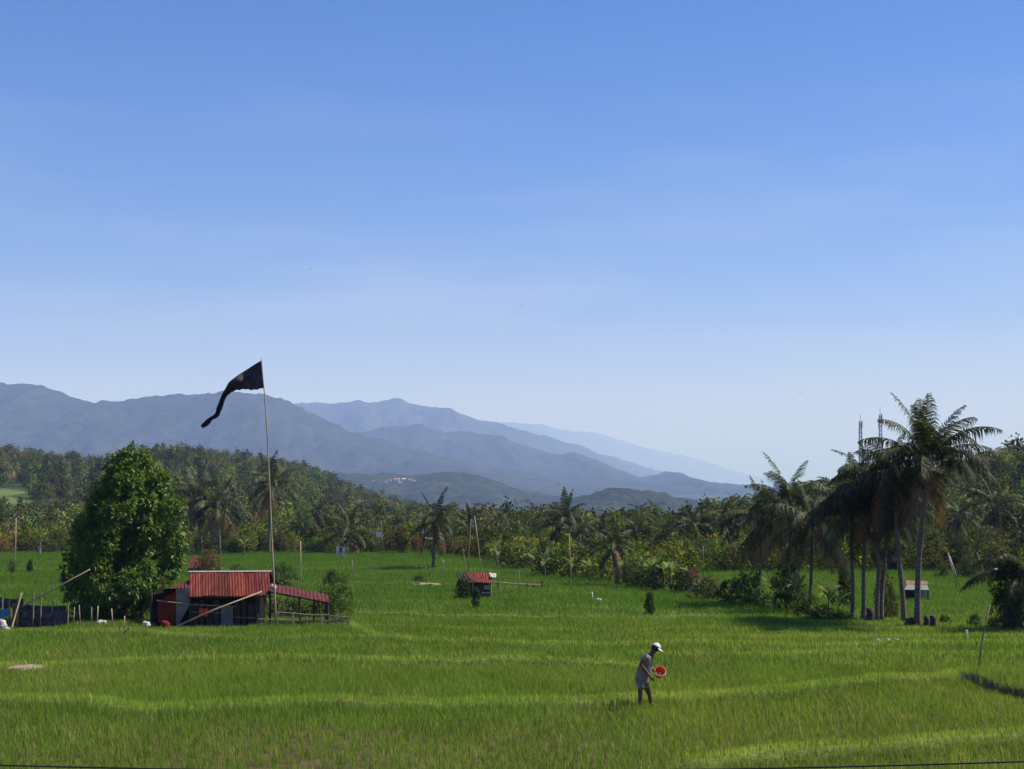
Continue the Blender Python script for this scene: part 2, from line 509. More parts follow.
gnt.links.new(mixc(gnt, ga.outputs['Color'], gv, 1.0, 'MULTIPLY'), gb.inputs['Base Color'])
gnt.links.new(gb.outputs[0], gout.inputs[0])
ground = link('ground', np_mesh('ground', np.stack([XX, YY, ZZ], -1).reshape(-1, 3), fa, Cc.reshape(-1, 3), True), gm)
tag(ground, 'terraced valley floor with low field banks running out to the plain', 'ground', kind='structure')

# ------------------------------------------------------------------ rice grass
def patch_tone(x, y):
    """paddies separated by the bunds are sown at different times"""
    t = np.zeros(np.size(x))
    px = 512 + F * x / y
    for i, (pl, h, c) in enumerate(BUNDS):
        o = np.argsort(pl[:, 0])
        yb = np.interp(x, pl[o, 0], pl[o, 1])
        t += np.where(y > yb, math.sin(i * 2.4 + 1) * .5, 0)
    return t

HEAP = flat_hit(28, 671)
def excluded(x, y):
    px = 512 + F * x / y
    hut = (x > -16.6) & (x < -11.8) & (y > 64.3) & (y < 70)
    heap = ((x - HEAP[0]) / .6) ** 2 + ((y - HEAP[1]) / .8) ** 2 < 1
    pen = (x < -20.4) & (y > 63.5) & (y < 68.5)
    k = bank_inside(x, y)
    face = (k > -.16) & (k < .02) & (y < BANK[0, 1])
    return hut | pen | face | heap

def blades(x, y, n, hgt, wid, tone, two, gain):
    """n blades per clump -> vertices, faces, colours"""
    m = len(x); X = np.repeat(x, n); Y = np.repeat(y, n)
    a = rng.random(m * n) * 2 * PI; r = np.sqrt(rng.random(m * n)) * np.repeat(np.where(y > 66, .16, .075), n)
    X = X + np.cos(a) * r; Y = Y + np.sin(a) * r
    Z = G(X, Y)
    H = np.repeat(hgt, n) * rng.uniform(.65, 1.2, m * n)
    W = np.repeat(wid, n) * rng.uniform(.7, 1.3, m * n)
    lean = rng.uniform(.08, .55, m * n) * H
    a2 = a + rng.normal(0, .6, m * n)
    lx, ly = np.cos(a2) * lean - .07 * H, np.sin(a2) * lean        # a light breeze to the left
    f = rng.random(m * n) * PI
    wx, wy = np.cos(f) * W * .5, np.sin(f) * W * .5
    t = np.repeat(tone, n); g = rng.random(m * n)
    yel = np.clip(.27 + .38 * t + .45 * (g - .5), 0, 1)[:, None]
    c = np.array([.104, .192, .026]) * (1 - yel) + np.array([.225, .272, .05]) * yel
    dry = (g > .955 - .12 * (fbm(X / 1.6 + 30, Y / 2.4, 3) > .58))[:, None]; c = np.where(dry, np.array([.34, .28, .12]), c)
    c = c * (rng.uniform(.8, 1.2, m * n) * np.repeat(gain, n))[:, None]
    fr = sstep(60, 95, Y)[:, None]; c = c * (1 - fr + fr * np.array([.8, 1.0, .7]))
    q = m * n
    if two:
        V = np.empty((q, 5, 3))
        V[:, 0] = np.stack([X - wx, Y - wy, Z - .02], -1); V[:, 1] = np.stack([X + wx, Y + wy, Z - .02], -1)
        mx, my, mz = X + lx * .35, Y + ly * .35, Z + H * .6
        V[:, 2] = np.stack([mx + wx * .8, my + wy * .8, mz], -1); V[:, 3] = np.stack([mx - wx * .8, my - wy * .8, mz], -1)
        V[:, 4] = np.stack([X + lx, Y + ly, Z + H], -1)
        b = np.arange(q)[:, None] * 5
        return V.reshape(-1, 3), [b + np.array([0, 1, 2, 3]), b + np.array([3, 2, 4])], np.repeat(c, 5, 0)
    V = np.empty((q, 3, 3))
    V[:, 0] = np.stack([X - wx, Y - wy, Z - .02], -1); V[:, 1] = np.stack([X + wx, Y + wy, Z - .02], -1)
    V[:, 2] = np.stack([X + lx, Y + ly, Z + H], -1)
    return V.reshape(-1, 3), [np.arange(q * 3).reshape(-1, 3)], np.repeat(c, 3, 0)

def grass_zone(y0, y1, step, n, two, wid):
    sx = step; gx, gy = np.meshgrid(np.arange(-.44 * y1 - 4, .44 * y1 + 4, sx), np.arange(y0, y1, sx))
    # planted rows run away from the road, slightly slanting
    x = gx.ravel() + .12 * (gy.ravel() - 40) + rng.normal(0, sx * .16, gx.size); y = gy.ravel() + rng.normal(0, sx * .2, gx.size)
    ok = (np.abs(x) < .42 * y + 3) & (y > y0 - .2) & ~excluded(x, y)
    px = 512 + F * x / y
    ok &= (y < 200)
    x, y = x[ok], y[ok]; px = px[ok]
    bwv = bund_w(x, y)[0]
    thin = fbm(x / 4.5 + 3, y / 6.5, 3)
    # bare muddy gaps low in the middle left paddy
    gap = np.exp(-((px - 290) / 130) ** 2) * sstep(22, 27, y) * (1 - sstep(31, 34, y))
    keep = rng.random(x.size) > np.clip(.03 + .5 * gap + .7 * (thin - .62), 0, .9)
    x, y, bwv, px = x[keep], y[keep], bwv[keep], px[keep]
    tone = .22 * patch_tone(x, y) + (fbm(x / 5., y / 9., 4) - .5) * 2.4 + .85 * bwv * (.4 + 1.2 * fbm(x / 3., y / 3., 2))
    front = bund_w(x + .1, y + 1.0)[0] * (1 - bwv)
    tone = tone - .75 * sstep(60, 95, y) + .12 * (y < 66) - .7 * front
    gain = (1 - .16 * sstep(60, 95, y)) * (1 + .32 * bwv) * (1 - .12 * front) * (.86 + .42 * fbm(x / 1.1 + 9, y / 2.6, 3))  # paler bund grass, its lit top painted in too; taller rice before it darker
    hgt = (.20 + .14 * (fbm(x / 9. + 40, y / 9., 2) - .4)) * (1 - .3 * bwv) * (1 + .2 * front) * np.where(y > 66, 1.2, 1)
    return blades(x, y, n, hgt, np.full(x.size, wid), tone, two, gain)

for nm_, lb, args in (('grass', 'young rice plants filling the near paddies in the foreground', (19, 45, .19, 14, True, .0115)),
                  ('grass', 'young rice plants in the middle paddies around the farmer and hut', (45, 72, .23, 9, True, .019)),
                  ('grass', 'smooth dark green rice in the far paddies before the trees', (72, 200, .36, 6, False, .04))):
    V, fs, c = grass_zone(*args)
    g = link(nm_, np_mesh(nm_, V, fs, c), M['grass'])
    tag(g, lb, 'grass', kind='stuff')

# ------------------------------------------------------------------ mountains
def ridge(name, label, D, prof, front, back, seed, amp, recede=0, step=2.0, gully=1.75):
    """a mountain range: crest height follows the profile at distance D, slopes fall towards and away from the road"""
    prof = np.array(prof, float)
    pxs = np.arange(prof[0, 0], prof[-1, 0] + .1, step)
    row = np.interp(pxs, prof[:, 0], prof[:, 1])
    row = row + (fbm(pxs / 14. + seed, pxs * 0 + seed, 4) - .5) * 3.0
    kz = np.hanning(6); kz /= kz.sum(); row = np.convolve(np.pad(row, (3, 2), 'edge'), kz, 'valid')
    DA = D * (1 + recede * sstep(470, 760, pxs))
    zc = CAMZ + (HORIZON - row) * DA / F
    X = (pxs - 512) / F * DA
    ts = np.concatenate([np.linspace(-1, 0, 46), np.linspace(0, 1, 12)[1:]])
    T, XI = np.meshgrid(ts, np.arange(len(pxs)), indexing='ij')
    depth = np.where(T < 0, T * front, T * back)
    Xg = X[XI]; Yg = DA[XI] + depth
    basez = -62.0
    s = 1 - np.abs(T)
    shape = s ** 1.25 * .55 + sstep(0, 1, s) * .45
    spur = fbm(Xg / (front * .22) + seed, Yg / (front * .8) + seed, 5) - .5
    gul = np.abs(fbm(Xg / (front * .11) + seed * 3 + T * 2, Yg / (front * .45), 4) - .5) * 2
    H = (zc[XI] - basez)
    fadec = np.abs(T) * (1 - np.abs(T)) * 4
    Z = basez + H * np.clip(shape + gully * fadec * (spur * .5 - (.25 - gul * .5) * .35), 0, None)
    Z = Z + (fbm(Xg / (D * .006), Yg / (D * .006), 3) - .5) * amp * np.clip(s * 4, .3, 1)
    Z = np.where(np.abs(T) > .995, basez - 8, Z)
    ny, nx = T.shape; ii = np.arange(ny * nx).reshape(ny, nx)
    fa = np.stack([ii[:-1, :-1], ii[:-1, 1:], ii[1:, 1:], ii[1:, :-1]], -1).reshape(-1, 4)
    n = fbm(Xg / (D * .02), Yg / (D * .02), 5)[..., None]
    c = np.array([.022, .036, .013]) * (1 - n) + np.array([.07, .088, .034]) * n
    o = link(name, np_mesh(name, np.stack([Xg, Yg, Z], -1).reshape(-1, 3), fa, c.reshape(-1, 3), True), MM)
    tag(o, label, 'mountain', kind='structure')
    return o

MM, mnt, mout = new_mat('forested slope')
ma = mnt.nodes.new('ShaderNodeAttribute'); ma.attribute_name = 'Col'
mv = ramp(mnt, noise_tex(mnt, .02, 10, .75), [(.32, (.3, .3, .3)), (.7, (1.35, 1.35, 1.35))])
mb = mnt.nodes.new('ShaderNodeBsdfPrincipled'); mb.inputs['Roughness'].default_value = .95; mb.inputs['Specular IOR Level'].default_value = .05
mnt.links.new(mixc(mnt, ma.outputs['Color'], mv, 1.0, 'MULTIPLY'), mb.inputs['Base Color'])
mbp = mnt.nodes.new('ShaderNodeBump'); mbp.inputs['Strength'].default_value = 1; mbp.inputs['Distance'].default_value = 30
mnt.links.new(noise_tex(mnt, .015, 8, .7), mbp.inputs['Height']); mnt.links.new(mbp.outputs[0], mb.inputs['Normal'])
mnt.links.new(mb.outputs[0], mout.inputs[0])

ridge('mountain', 'broad forested mountain nearest on the left of the valley', 6800,
      [(-420, 400), (-200, 392), (-60, 386), (0, 384), (22, 384), (40, 386), (60, 392), (85, 402), (110, 402), (150, 397), (180, 394), (205, 394), (222, 392), (243, 393), (265, 395), (282, 399), (300, 407), (320, 418), (345, 429), (400, 446), (480, 464), (560, 479), (640, 490)], 2600, 2500, 1.3, 26)
ridge('mountain', 'lower forested spur falling from the middle ridge to the plain', 8600,
      [(300, 440), (350, 434), (380, 428), (416, 424), (451, 432), (479, 433), (500, 436), (521, 444), (536, 450), (558, 453), (574, 453), (600, 462), (612, 468), (630, 475), (646, 477), (657, 473), (664, 471), (672, 474), (682, 478), (699, 482), (730, 485), (760, 488), (820, 492)], 2600, 2200, 4.1, 30)
ridge('mountain', 'high blue peak with a small summit knob behind the near mountain', 12500,
      [(200, 420), (260, 408), (296, 402), (320, 403), (342, 402), (356, 399), (366, 402), (378, 402), (392, 399), (400, 398), (409, 402), (430, 409), (458, 414), (470, 418), (486, 422), (507, 426), (540, 436), (600, 454), (660, 471), (720, 486)], 3000, 2500, 7.7, 34, .55)
ridge('mountain', 'faint farthest range fading into the haze on the right', 25000,
      [(430, 440), (480, 428), (507, 424), (517, 422), (526, 424), (540, 424), (558, 430), (575, 431), (599, 434), (617, 440), (640, 446), (655, 450), (680, 456), (699, 460), (725, 468), (749, 476), (790, 484), (830, 490)], 6000, 2000, 2.2, 50, .65)
ridge('hill', 'wooded foothill below the mountains with red village roofs', 3600,
      [(250, 490), (300, 478), (345, 472), (380, 474), (416, 475), (444, 471), (479, 475), (507, 485), (539, 493), (580, 498), (610, 502)], 1100, 800, 5.5, 14)
ridge('hill', 'small dark rounded hill standing alone in the plain', 2600,
      [(540, 505), (560, 500), (589, 494), (614, 487), (636, 489), (655, 492), (683, 498), (710, 504), (730, 507)], 500, 500, 8.8, 12)

# ------------------------------------------------------------------ haze
hz = bpy.data.materials.new('haze'); hz.use_nodes = True
hn = hz.node_tree; hn.nodes.clear()
ho = hn.nodes.new('ShaderNodeOutputMaterial'); hv = hn.nodes.new('ShaderNodeVolumePrincipled')
hv.inputs['Color'].default_value = (.37, .505, 1, 1); hv.inputs['Absorption Color'].default_value = (.66, .76, 1, 1)
hv.inputs['Density'].default_value = 1.0e-4; hv.inputs['Anisotropy'].default_value = 0.0
hn.links.new(hv.outputs[0], ho.inputs['Volume'])
hb = MB(); hb.box(0, 39200, 640, 220000, 80000, 1500)
haze = hb.build('haze', hz); tag(haze, 'pale blue air lying over the whole valley', 'haze', kind='stuff')
#@@PART2
# ================================================================== plants
TONES = {
    'dark':   ((.019, .034, .009), (.052, .08, .02)),
    'mid':    ((.038, .062, .014), (.10, .13, .03)),
    'olive':  ((.06, .066, .02), (.14, .14, .042)),
    'yellow': ((.10, .12, .02), (.21, .215, .036)),
    'bright': ((.045, .090, .016), (.095, .16, .03)),
    'orange': ((.12, .085, .025), (.21, .13, .035)),
    'mango':  ((.040, .095, .014), (.13, .215, .034)),
}

def leaf_cloud(seed, lobes, n, size, aspect=.42, tone='mid', droop=.35, per=6, shell=(.72, 1.06), up=.25, stick=.7):
    """twigs of leaves over the lobes; every leaf is a folded rhombus"""
    r = np.random.default_rng(seed)
    L = np.array(lobes, float)
    wgt = (L[:, 3] * L[:, 4] + L[:, 4] * L[:, 5]); wgt /= wgt.sum()
    nc = max(1, n // per)
    li = r.choice(len(L), nc, p=wgt)
    d = r.normal(size=(nc, 3)); d[:, 2] += up; d /= np.linalg.norm(d, axis=1)[:, None]
    rad = r.uniform(shell[0], shell[1], nc)[:, None]
    c = L[li, :3] + d * L[li, 3:] * rad
    # drop twigs buried deep inside another lobe
    ins = np.zeros(nc, bool)
    for k in range(len(L)):
        q = np.linalg.norm((c - L[k, :3]) / L[k, 3:], axis=1)
        ins |= (q < .62) & (li != k)
    keep = ~ins | (r.random(nc) < .12); c = c[keep]; d = d[keep]
    m = len(c) * per
    C = np.repeat(c, per, 0); D = np.repeat(d, per, 0)
    t = D * stick + r.normal(size=(m, 3)) * .75; t[:, 2] -= droop; t /= np.linalg.norm(t, axis=1)[:, None]
    base = C + t * size * r.uniform(0, .6, m)[:, None]
    nrm = D * .6 + r.normal(size=(m, 3)) * .5; nrm[:, 2] += .7
    wd = np.cross(t, nrm); wd /= (np.linalg.norm(wd, axis=1)[:, None] + 1e-9)
    nn = np.cross(wd, t)
    s = size * r.uniform(.65, 1.25, m)[:, None]
    V = np.empty((m, 4, 3))
    V[:, 0] = base
    V[:, 1] = base + t * s * .45 + wd * s * aspect * .5 + nn * s * .07
    V[:, 2] = base + t * s - nn * s * .1
    V[:, 3] = base + t * s * .45 - wd * s * aspect * .5 + nn * s * .07
    a, b = map(np.array, TONES[tone])
    f = (np.repeat(r.random(len(c)), per) * .55 + r.random(m) * .45)[:, None]
    col = a * (1 - f) + b * f
    ii = np.arange(m)[:, None] * 4
    F_ = np.concatenate([ii + np.array([0, 1, 2]), ii + np.array([0, 2, 3])])
    return V.reshape(-1, 3), F_, np.repeat(col, 4, 0)

def crown_lobes(seed, style, W, H, z0):
    """lobes that fill a crown of width W between heights z0 and H"""
    r = np.random.default_rng(seed); out = []
    hh = H - z0
    n = {'round': 15, 'tall': 16, 'columnar': 12, 'shrub': 11, 'spread': 18}[style]
    for i in range(n):
        v = (i + .5) / n; a = i * 2.4 + r.uniform(-.5, .5)
        if style == 'round': prof = math.sqrt(max(.05, 1 - (2 * v - .9) ** 2))
        elif style == 'tall': prof = (1 - v) ** .7 * .95 + .12
        elif style == 'columnar': prof = .75 * math.sqrt(max(.1, 1 - (2 * v - .9) ** 4))
        elif style == 'shrub': prof = math.sqrt(max(.08, 1 - v * v))
        else: prof = .45 + .55 * math.sin(PI * min(1, v * .95 + .1))
        rr = W * .5 * prof
        sz = W * r.uniform(.14, .24) * (.75 + .4 * prof)
        q = r.uniform(.35, 1.0) * max(0, rr - sz * .6)
        out.append((math.cos(a) * q, math.sin(a) * q, z0 + hh * (.08 + .84 * v), sz, sz, min(sz * .85, hh * .3)))
    out.append((0, 0, z0 + hh * .5, W * .25, W * .25, hh * .36))
    return out

def trunk_mb(seed, H, r0, lean=0, limbs=4, z0=None):
    r = random.Random(seed); m = MB()
    pts = [(lean * (t ** 1.5) + .06 * H * math.sin(t * 4 + seed) * t * .4, .03 * H * math.sin(t * 3 + seed * 2) * t, H * t) for t in [i / 7 for i in range(8)]]
    m.tube(pts, [r0 * (1.25 if i == 0 else 1 - .8 * i / 7) for i in range(8)], 8)
    for k in range(limbs):
        t = r.uniform(.4, .8); i = int(t * 7); b = Vector(pts[i]); a = r.uniform(0, 2 * PI); l = H * r.uniform(.25, .4)
        e = b + Vector((math.cos(a) * l, math.sin(a) * l, l * .7))
        m.tube([b, b.lerp(e, .5) + Vector((0, 0, l * .08)), e], [r0 * .45, r0 * .3, r0 * .08], 5)
    return m

BL = {}
def broadleaf_proto(style, tone, seed, W, H, z0, n=1500, size=.42):
    key = (style, tone, seed)
    V, f, c = leaf_cloud(seed * 13 + 5, crown_lobes(seed, style, W, H, z0), n, size, tone=tone)
    BL[key] = (np_mesh('crown', V, f, c), trunk_mb(seed, H * .8, max(.1, H * .022), limbs=3).mesh('trunk', smooth=True), W, H)
    BL[key][0].materials.append(M['leaf']); BL[key][1].materials.append(M['bark'])

_sd = 0
for tone in ('dark', 'mid', 'olive', 'yellow', 'bright', 'orange'):
    for style in ('round', 'tall', 'columnar', 'shrub', 'spread'):
        if tone == 'orange' and style in ('tall', 'columnar', 'spread'): continue
        for k in range(2 if tone in ('dark', 'mid', 'olive') else 1):
            _sd += 1
            W, H, z0 = {'round': (6, 7.5, .5), 'tall': (5, 9, .5), 'columnar': (3.5, 7, .15), 'shrub': (3.6, 3, .02), 'spread': (8.5, 7.5, 1.0)}[style]
            broadleaf_proto(style, tone, _sd, W, H, z0, n=1500 if style == 'shrub' else 2200, size=.36 if style == 'shrub' else .42)
_bk = {}
def broadleaf(px, d, top, wpx, style, tone, label, group=None, name=None, cat=None, loc=None):
    keys = [k for k in BL if k[0] == style and k[1] == tone]
    i = _bk.get((style, tone), 0); _bk[(style, tone)] = i + 1
    cr, tr, W, H = BL[keys[i % len(keys)]]
    p = loc or at(px, d)
    h = P(px, top, p.y).z - p.z
    if name is None: name = 'shrub' if style == 'shrub' else 'broadleaf_tree'
    t = thing(name, label, cat or ('shrub' if style == 'shrub' else 'tree'), p - Vector((0, 0, .05)), group, random.uniform(0, 6.28))
    sw = wpx * p.y / F / W
    t.scale = (sw, sw, max(.2, h / H))
    link('stem' if style == 'shrub' else 'trunk', tr, None, t); link('crown', cr, None, t)
    return t

# ---------------------------------------------------------------- palms
def frond(seed, L, elev, bend, n=52, ll=1.3, lw=.05, dead=False, side=0.0, sag=.5, tone=None):
    """coconut leaf along +X: a curved midrib with two rows of hanging leaflets"""
    r = np.random.default_rng(seed)
    k = 15; s = np.linspace(0, 1, k)
    th = R(elev) - R(bend) * s ** 1.35
    dx = np.cos(th) * L / (k - 1); dz = np.sin(th) * L / (k - 1)
    X = np.r_[0, np.cumsum(dx[:-1])]; Z = np.r_[0, np.cumsum(dz[:-1])]; Y = side * s ** 2 * L
    V = []; Fc = []; Cc_ = []
    if dead: ca, cb = np.array([.11, .065, .035]), np.array([.24, .15, .085])
    else: ca, cb = np.array(tone[0] if tone else (.013, .022, .007)), np.array(tone[1] if tone else (.04, .056, .016))
    rib = np.array([.10, .10, .04]) if not dead else np.array([.28, .2, .12])
    # midrib: flat three sided strip
    for i in range(k):
        w_ = .034 * (1 - .85 * s[i]) * L / 4
        V += [(X[i], Y[i] - w_, Z[i]), (X[i], Y[i] + w_, Z[i]), (X[i], Y[i], Z[i] - w_)]; Cc_ += [rib] * 3
    for i in range(k - 1):
        a = i * 3; b = a + 3
        Fc += [(a, b, b + 1, a + 1), (a + 1, b + 1, b + 2, a + 2), (a + 2, b + 2, b, a)]
    for i in range(n):
        t = .14 + .86 * (i + .5) / n
        x, y, z = np.interp(t, s, X), np.interp(t, s, Y), np.interp(t, s, Z); a = np.interp(t, s, th)
        fw = np.array([math.cos(a), 0, math.sin(a)]); upv = np.array([-math.sin(a), 0, math.cos(a)])
        le = ll * (math.sin(PI * (.12 + .80 * t)) ** .7) * (1 - .45 * t ** 3) * L / 4.2
        for sg in (-1, 1):
            l = le * r.uniform(.8, 1.1)
            out = np.array([0, sg, 0]) * 1.0 + fw * (.35 + .45 * t) + upv * (.22 - .1 * t) + r.normal(0, .1, 3)
            out /= np.linalg.norm(out)
            mid = np.array([x, y, z]) + out * l * .5 + np.array([0, 0, -l * (.06 + .3 * sag)])
            tip = mid + out * l * .34 * (1 - sag * .5) + np.array([-.05 * l, 0, -l * (.2 + sag * .55)])
            if r.random() < .07: continue
            wv = fw * lw * L / 4.2
            o = len(V)
            V += [(x, y, z), tuple(np.array([x, y, z]) + wv * 1.2), tuple(mid + wv), tuple(mid - wv * .1), tuple(tip)]
            Fc += [(o, o + 1, o + 2, o + 3), (o + 3, o + 2, o + 4)]
            f = r.random(); cc = ca * (1 - f) + cb * f
            if not dead and r.random() < .06: cc = np.array([.17, .13, .05])
            Cc_ += [cc] * 5
    q = [f for f in Fc if len(f) == 4]; tr = [f for f in Fc if len(f) == 3]
    return np.array(V, float), [np.array(q), np.array(tr)], np.array(Cc_, float)

FR = {'young': [], 'upper': [], 'mid': [], 'low': [], 'hang': [], 'dead': []}
for i, (k, e, b) in enumerate([('young', 82, 28), ('young', 74, 40), ('upper', 62, 72), ('upper', 55, 80), ('mid', 38, 92), ('mid', 28, 88), ('mid', 33, 100),
                               ('low', 8, 75), ('low', -2, 68), ('upper', 50, 95), ('mid', 20, 80), ('low', 14, 90), ('young', 68, 52), ('hang', -30, 48), ('hang', -42, 40), ('dead', -48, 38), ('dead', -60, 26)]):
    V, f, c = frond(90 + i, 4.4, e, b, dead=(k == 'dead'), sag=(.25 if k == 'young' else .6), side=random.uniform(-.08, .08),
                    tone=((.017, .030, .009), (.055, .076, .02)) if k in ('young', 'upper') else None)
    me = np_mesh('frond', V, f, c); me.materials.append(M['palm']); FR[k].append(me)
Vy, fy, cy = frond(300, 4.4, 30, 85, tone=((.11, .12, .025), (.2, .19, .05)), sag=.35)
FRY = np_mesh('frond', Vy, fy, cy); FRY.materials.append(M['palm'])

def palm_trunk(base, top, r0, mb=None, bulge=1.35, seed=0):
    m = mb or MB(); n = 16; pts = []; rr = []
    b = Vector(base); t = Vector(top); dv = t - b
    for i in range(n + 1):
        u = i / n
        p = b + Vector((dv.x * u ** 1.25, dv.y * u, dv.z * u)) + Vector((.12 * math.sin(u * 5 + seed) * u * (1 - u) * 2, 0, 0))
        pts.append(p); rr.append(r0 * (1 + (bulge - 1) * math.exp(-u * 14)) * (1 - .35 * u))
    return m.tube(pts, rr, 9)

def coconut_palm(base, crown, r0, label, scale=1.0, young=4, upper=4, mid=7, low=6, hang=5, dead=3, seed=0, group=None, spin=None, yellow=0, bias=0.0):
    """one tall coconut palm: trunk and every frond a part"""
    rr = random.Random(seed)
    t = thing('coconut_palm', label, 'palm', base - Vector((0, 0, .1)), group)
    palm_trunk(base - Vector((0, 0, .1)), crown, r0, seed=seed).build('trunk', M['palmbark'], t, True)
    c = crown - t.location
    a0 = rr.uniform(0, 6.28); k = 0
    for kind, n in (('young', young), ('upper', upper), ('mid', mid), ('low', low), ('hang', hang), ('dead', dead)):
        for i in range(n):
            a = a0 + k * 2.399 + rr.uniform(-.25, .25); k += 1
            a = a + bias * math.sin(a) if bias else a
            me = FRY if (kind == 'mid' and i < yellow) else rr.choice(FR[kind])
            o = link('frond', me, None, t)
            o.location = c + Vector((.12 * math.cos(a), .12 * math.sin(a), rr.uniform(-.25, .1) - (.25 if kind in ('hang', 'dead') else 0)))
            o.rotation_euler = (rr.uniform(-.25, .25), rr.uniform(-.12, .12), a)
            s = scale * rr.uniform(.86, 1.1) * (.85 if kind == 'dead' else 1); o.scale = (s, s, s)
            if kind == 'dead': o['label'] = 'dry brown hanging frond'
    # heart of leaf bases
    m = MB(); m.tube([c + t.location + Vector((0, 0, z)) for z in (-.55, -.2, .15, .4)], [r0 * .8, r0 * 1.5, r0 * 1.4, r0 * .5], 8)
    m.build('leaf_base', M['darkwood'], t, True)
    return t

def merged_fronds(seed, L, counts, n=18, lw=.16):
    rr = random.Random(seed); VV = []; QQ = []; TT = []; CC = []; o = 0; k = 0; a0 = rr.uniform(0, 6)
    EL = {'young': (78, 30), 'upper': (58, 78), 'mid': (32, 92), 'low': (3, 70), 'hang': (-34, 45), 'dead': (-52, 30)}
    for kind, cnt in counts:
        for i in range(cnt):
            e, b = EL[kind]
            V, f, c = frond(seed * 50 + k, L * rr.uniform(.88, 1.1), e + rr.uniform(-9, 9), b + rr.uniform(-10, 10), n=n, lw=lw, ll=1.0, dead=kind == 'dead',
                            tone=((.022, .033, .011), (.066, .08, .024)))
            a = a0 + k * 2.399 + rr.uniform(-.3, .3); k += 1
            ca, sa = math.cos(a), math.sin(a)
            V = np.c_[V[:, 0] * ca - V[:, 1] * sa, V[:, 0] * sa + V[:, 1] * ca, V[:, 2]]
            VV.append(V); CC.append(c); QQ.append(f[0] + o); TT.append(f[1] + o); o += len(V)
    return np.concatenate(VV), [np.concatenate(QQ), np.concatenate(TT)], np.concatenate(CC)

MP = []
for i in range(4):
    V, f, c = merged_fronds(11 + i, 3.9, (('young', 2), ('upper', 5), ('mid', 7), ('low', 4), ('hang', 3), ('dead', 3 if i % 2 else 4)), n=20, lw=.13)
    cm = np_mesh('crown', V, f, c); cm.materials.append(M['palm'])
    tmb = palm_trunk((0, 0, 0), ((i - 1.5) * .5, 0, 8.0), .2, seed=i).mesh('trunk', smooth=True); tmb.materials.append(M['palmbark'])
    MP.append((cm, tmb, Vector(((i - 1.5) * .5, 0, 8.0))))
_mi = 0
def mid_palm(px, d, crown_row, rad_px, label, trunk_r=1.0, base=None, group=None):
    """palm of the tree line: trunk and crown"""
    global _mi
    cm, tm, tip = MP[_mi % 4]; _mi += 1
    p = base or at(px, d)
    h = P(px, crown_row, p.y).z - p.z
    t = thing('coconut_palm', label, 'palm', p - Vector((0, 0, .05)), group)
    tr = link('trunk', tm, None, t); tr.scale = (trunk_r, trunk_r, h / tip.z)
    cr = link('crown', cm, None, t); s = rad_px * p.y / F / 3.5
    cr.location = (tip.x * trunk_r, 0, h); cr.scale = (s, s, s); cr.rotation_euler = (0, 0, random.uniform(0, 6))
    return t

# ---------------------------------------------------------------- banana plants
def banana_leaf(seed, L, elev, bend):
    r = np.random.default_rng(seed); k = 13; s = np.linspace(0, 1, k)
    th = R(elev) - R(bend) * s ** 1.5
    X = np.r_[0, np.cumsum(np.cos(th) * L / (k - 1))[:-1]]; Z = np.r_[0, np.cumsum(np.sin(th) * L / (k - 1))[:-1]]
    V = []; Fq = []; Cl = []
    for i in range(k):
        t = s[i]; wd = L * .15 * (math.sin(PI * min(1, max(0, (t - .12) / .9))) ** .6 if t > .13 else .05)
        nx, nz = -math.sin(th[i]), math.cos(th[i])
        for sg, q in ((-1, 1), (0, 0), (1, 1)):
            j = r.uniform(.8, 1.05) if q else 1
            V.append((X[i] + nx * wd * .25 * q * j, sg * wd * j, Z[i] + nz * wd * .25 * q * j - (wd * .2 if q and t > .5 else 0)))
            g = r.uniform(.8, 1.2); Cl.append((.10 * g, .17 * g, .04 * g) if q else (.2, .22, .09))
    for i in range(k - 1):
        a = i * 3
        if r.random() > .12: Fq.append((a, a + 3, a + 4, a + 1))
        if r.random() > .12: Fq.append((a + 1, a + 4, a + 5, a + 2))
    me = np_mesh('leaf', np.array(V), np.array(Fq), np.array(Cl)); me.materials.append(M['banana'])
    return me
BAN = [banana_leaf(i, 2.2, e, b) for i, (e, b) in enumerate([(78, 40), (66, 70), (55, 95), (45, 110), (35, 115), (60, 60)])]
_bs = MB(); _bs.tube([(0, 0, 0), (0, 0, .7), (.02, 0, 1.5), (.03, 0, 1.9)], [.15, .12, .09, .06], 8)
BST = _bs.mesh('stem', smooth=True); BST.materials.append(surf('banana stem', (.12, .14, .05), (.2, .17, .08), 3, .7, .2, stretch=(1, 1, .2)))
def banana(px, d, top, label, loc=None, n=8, seed=0, group=None):
    rr = random.Random(seed * 7 + int(px)); p = loc or at(px, d)
    h = P(px, top, p.y).z - p.z; s = h / 3.3
    t = thing('banana_plant', label, 'banana plant', p - Vector((0, 0, .03)), group, rr.uniform(0, 6))
    t.scale = (s, s, s)
    link('stem', BST, None, t)
    for i in range(n):
        o = link('leaf', BAN[i % 6], None, t); o.location = (.03, 0, rr.uniform(1.55, 1.9)); o.rotation_euler = (rr.uniform(-.2, .2), 0, i * 2.4 + rr.uniform(-.4, .4))
        q = rr.uniform(.75, 1.1); o.scale = (q, q, q)
    return t

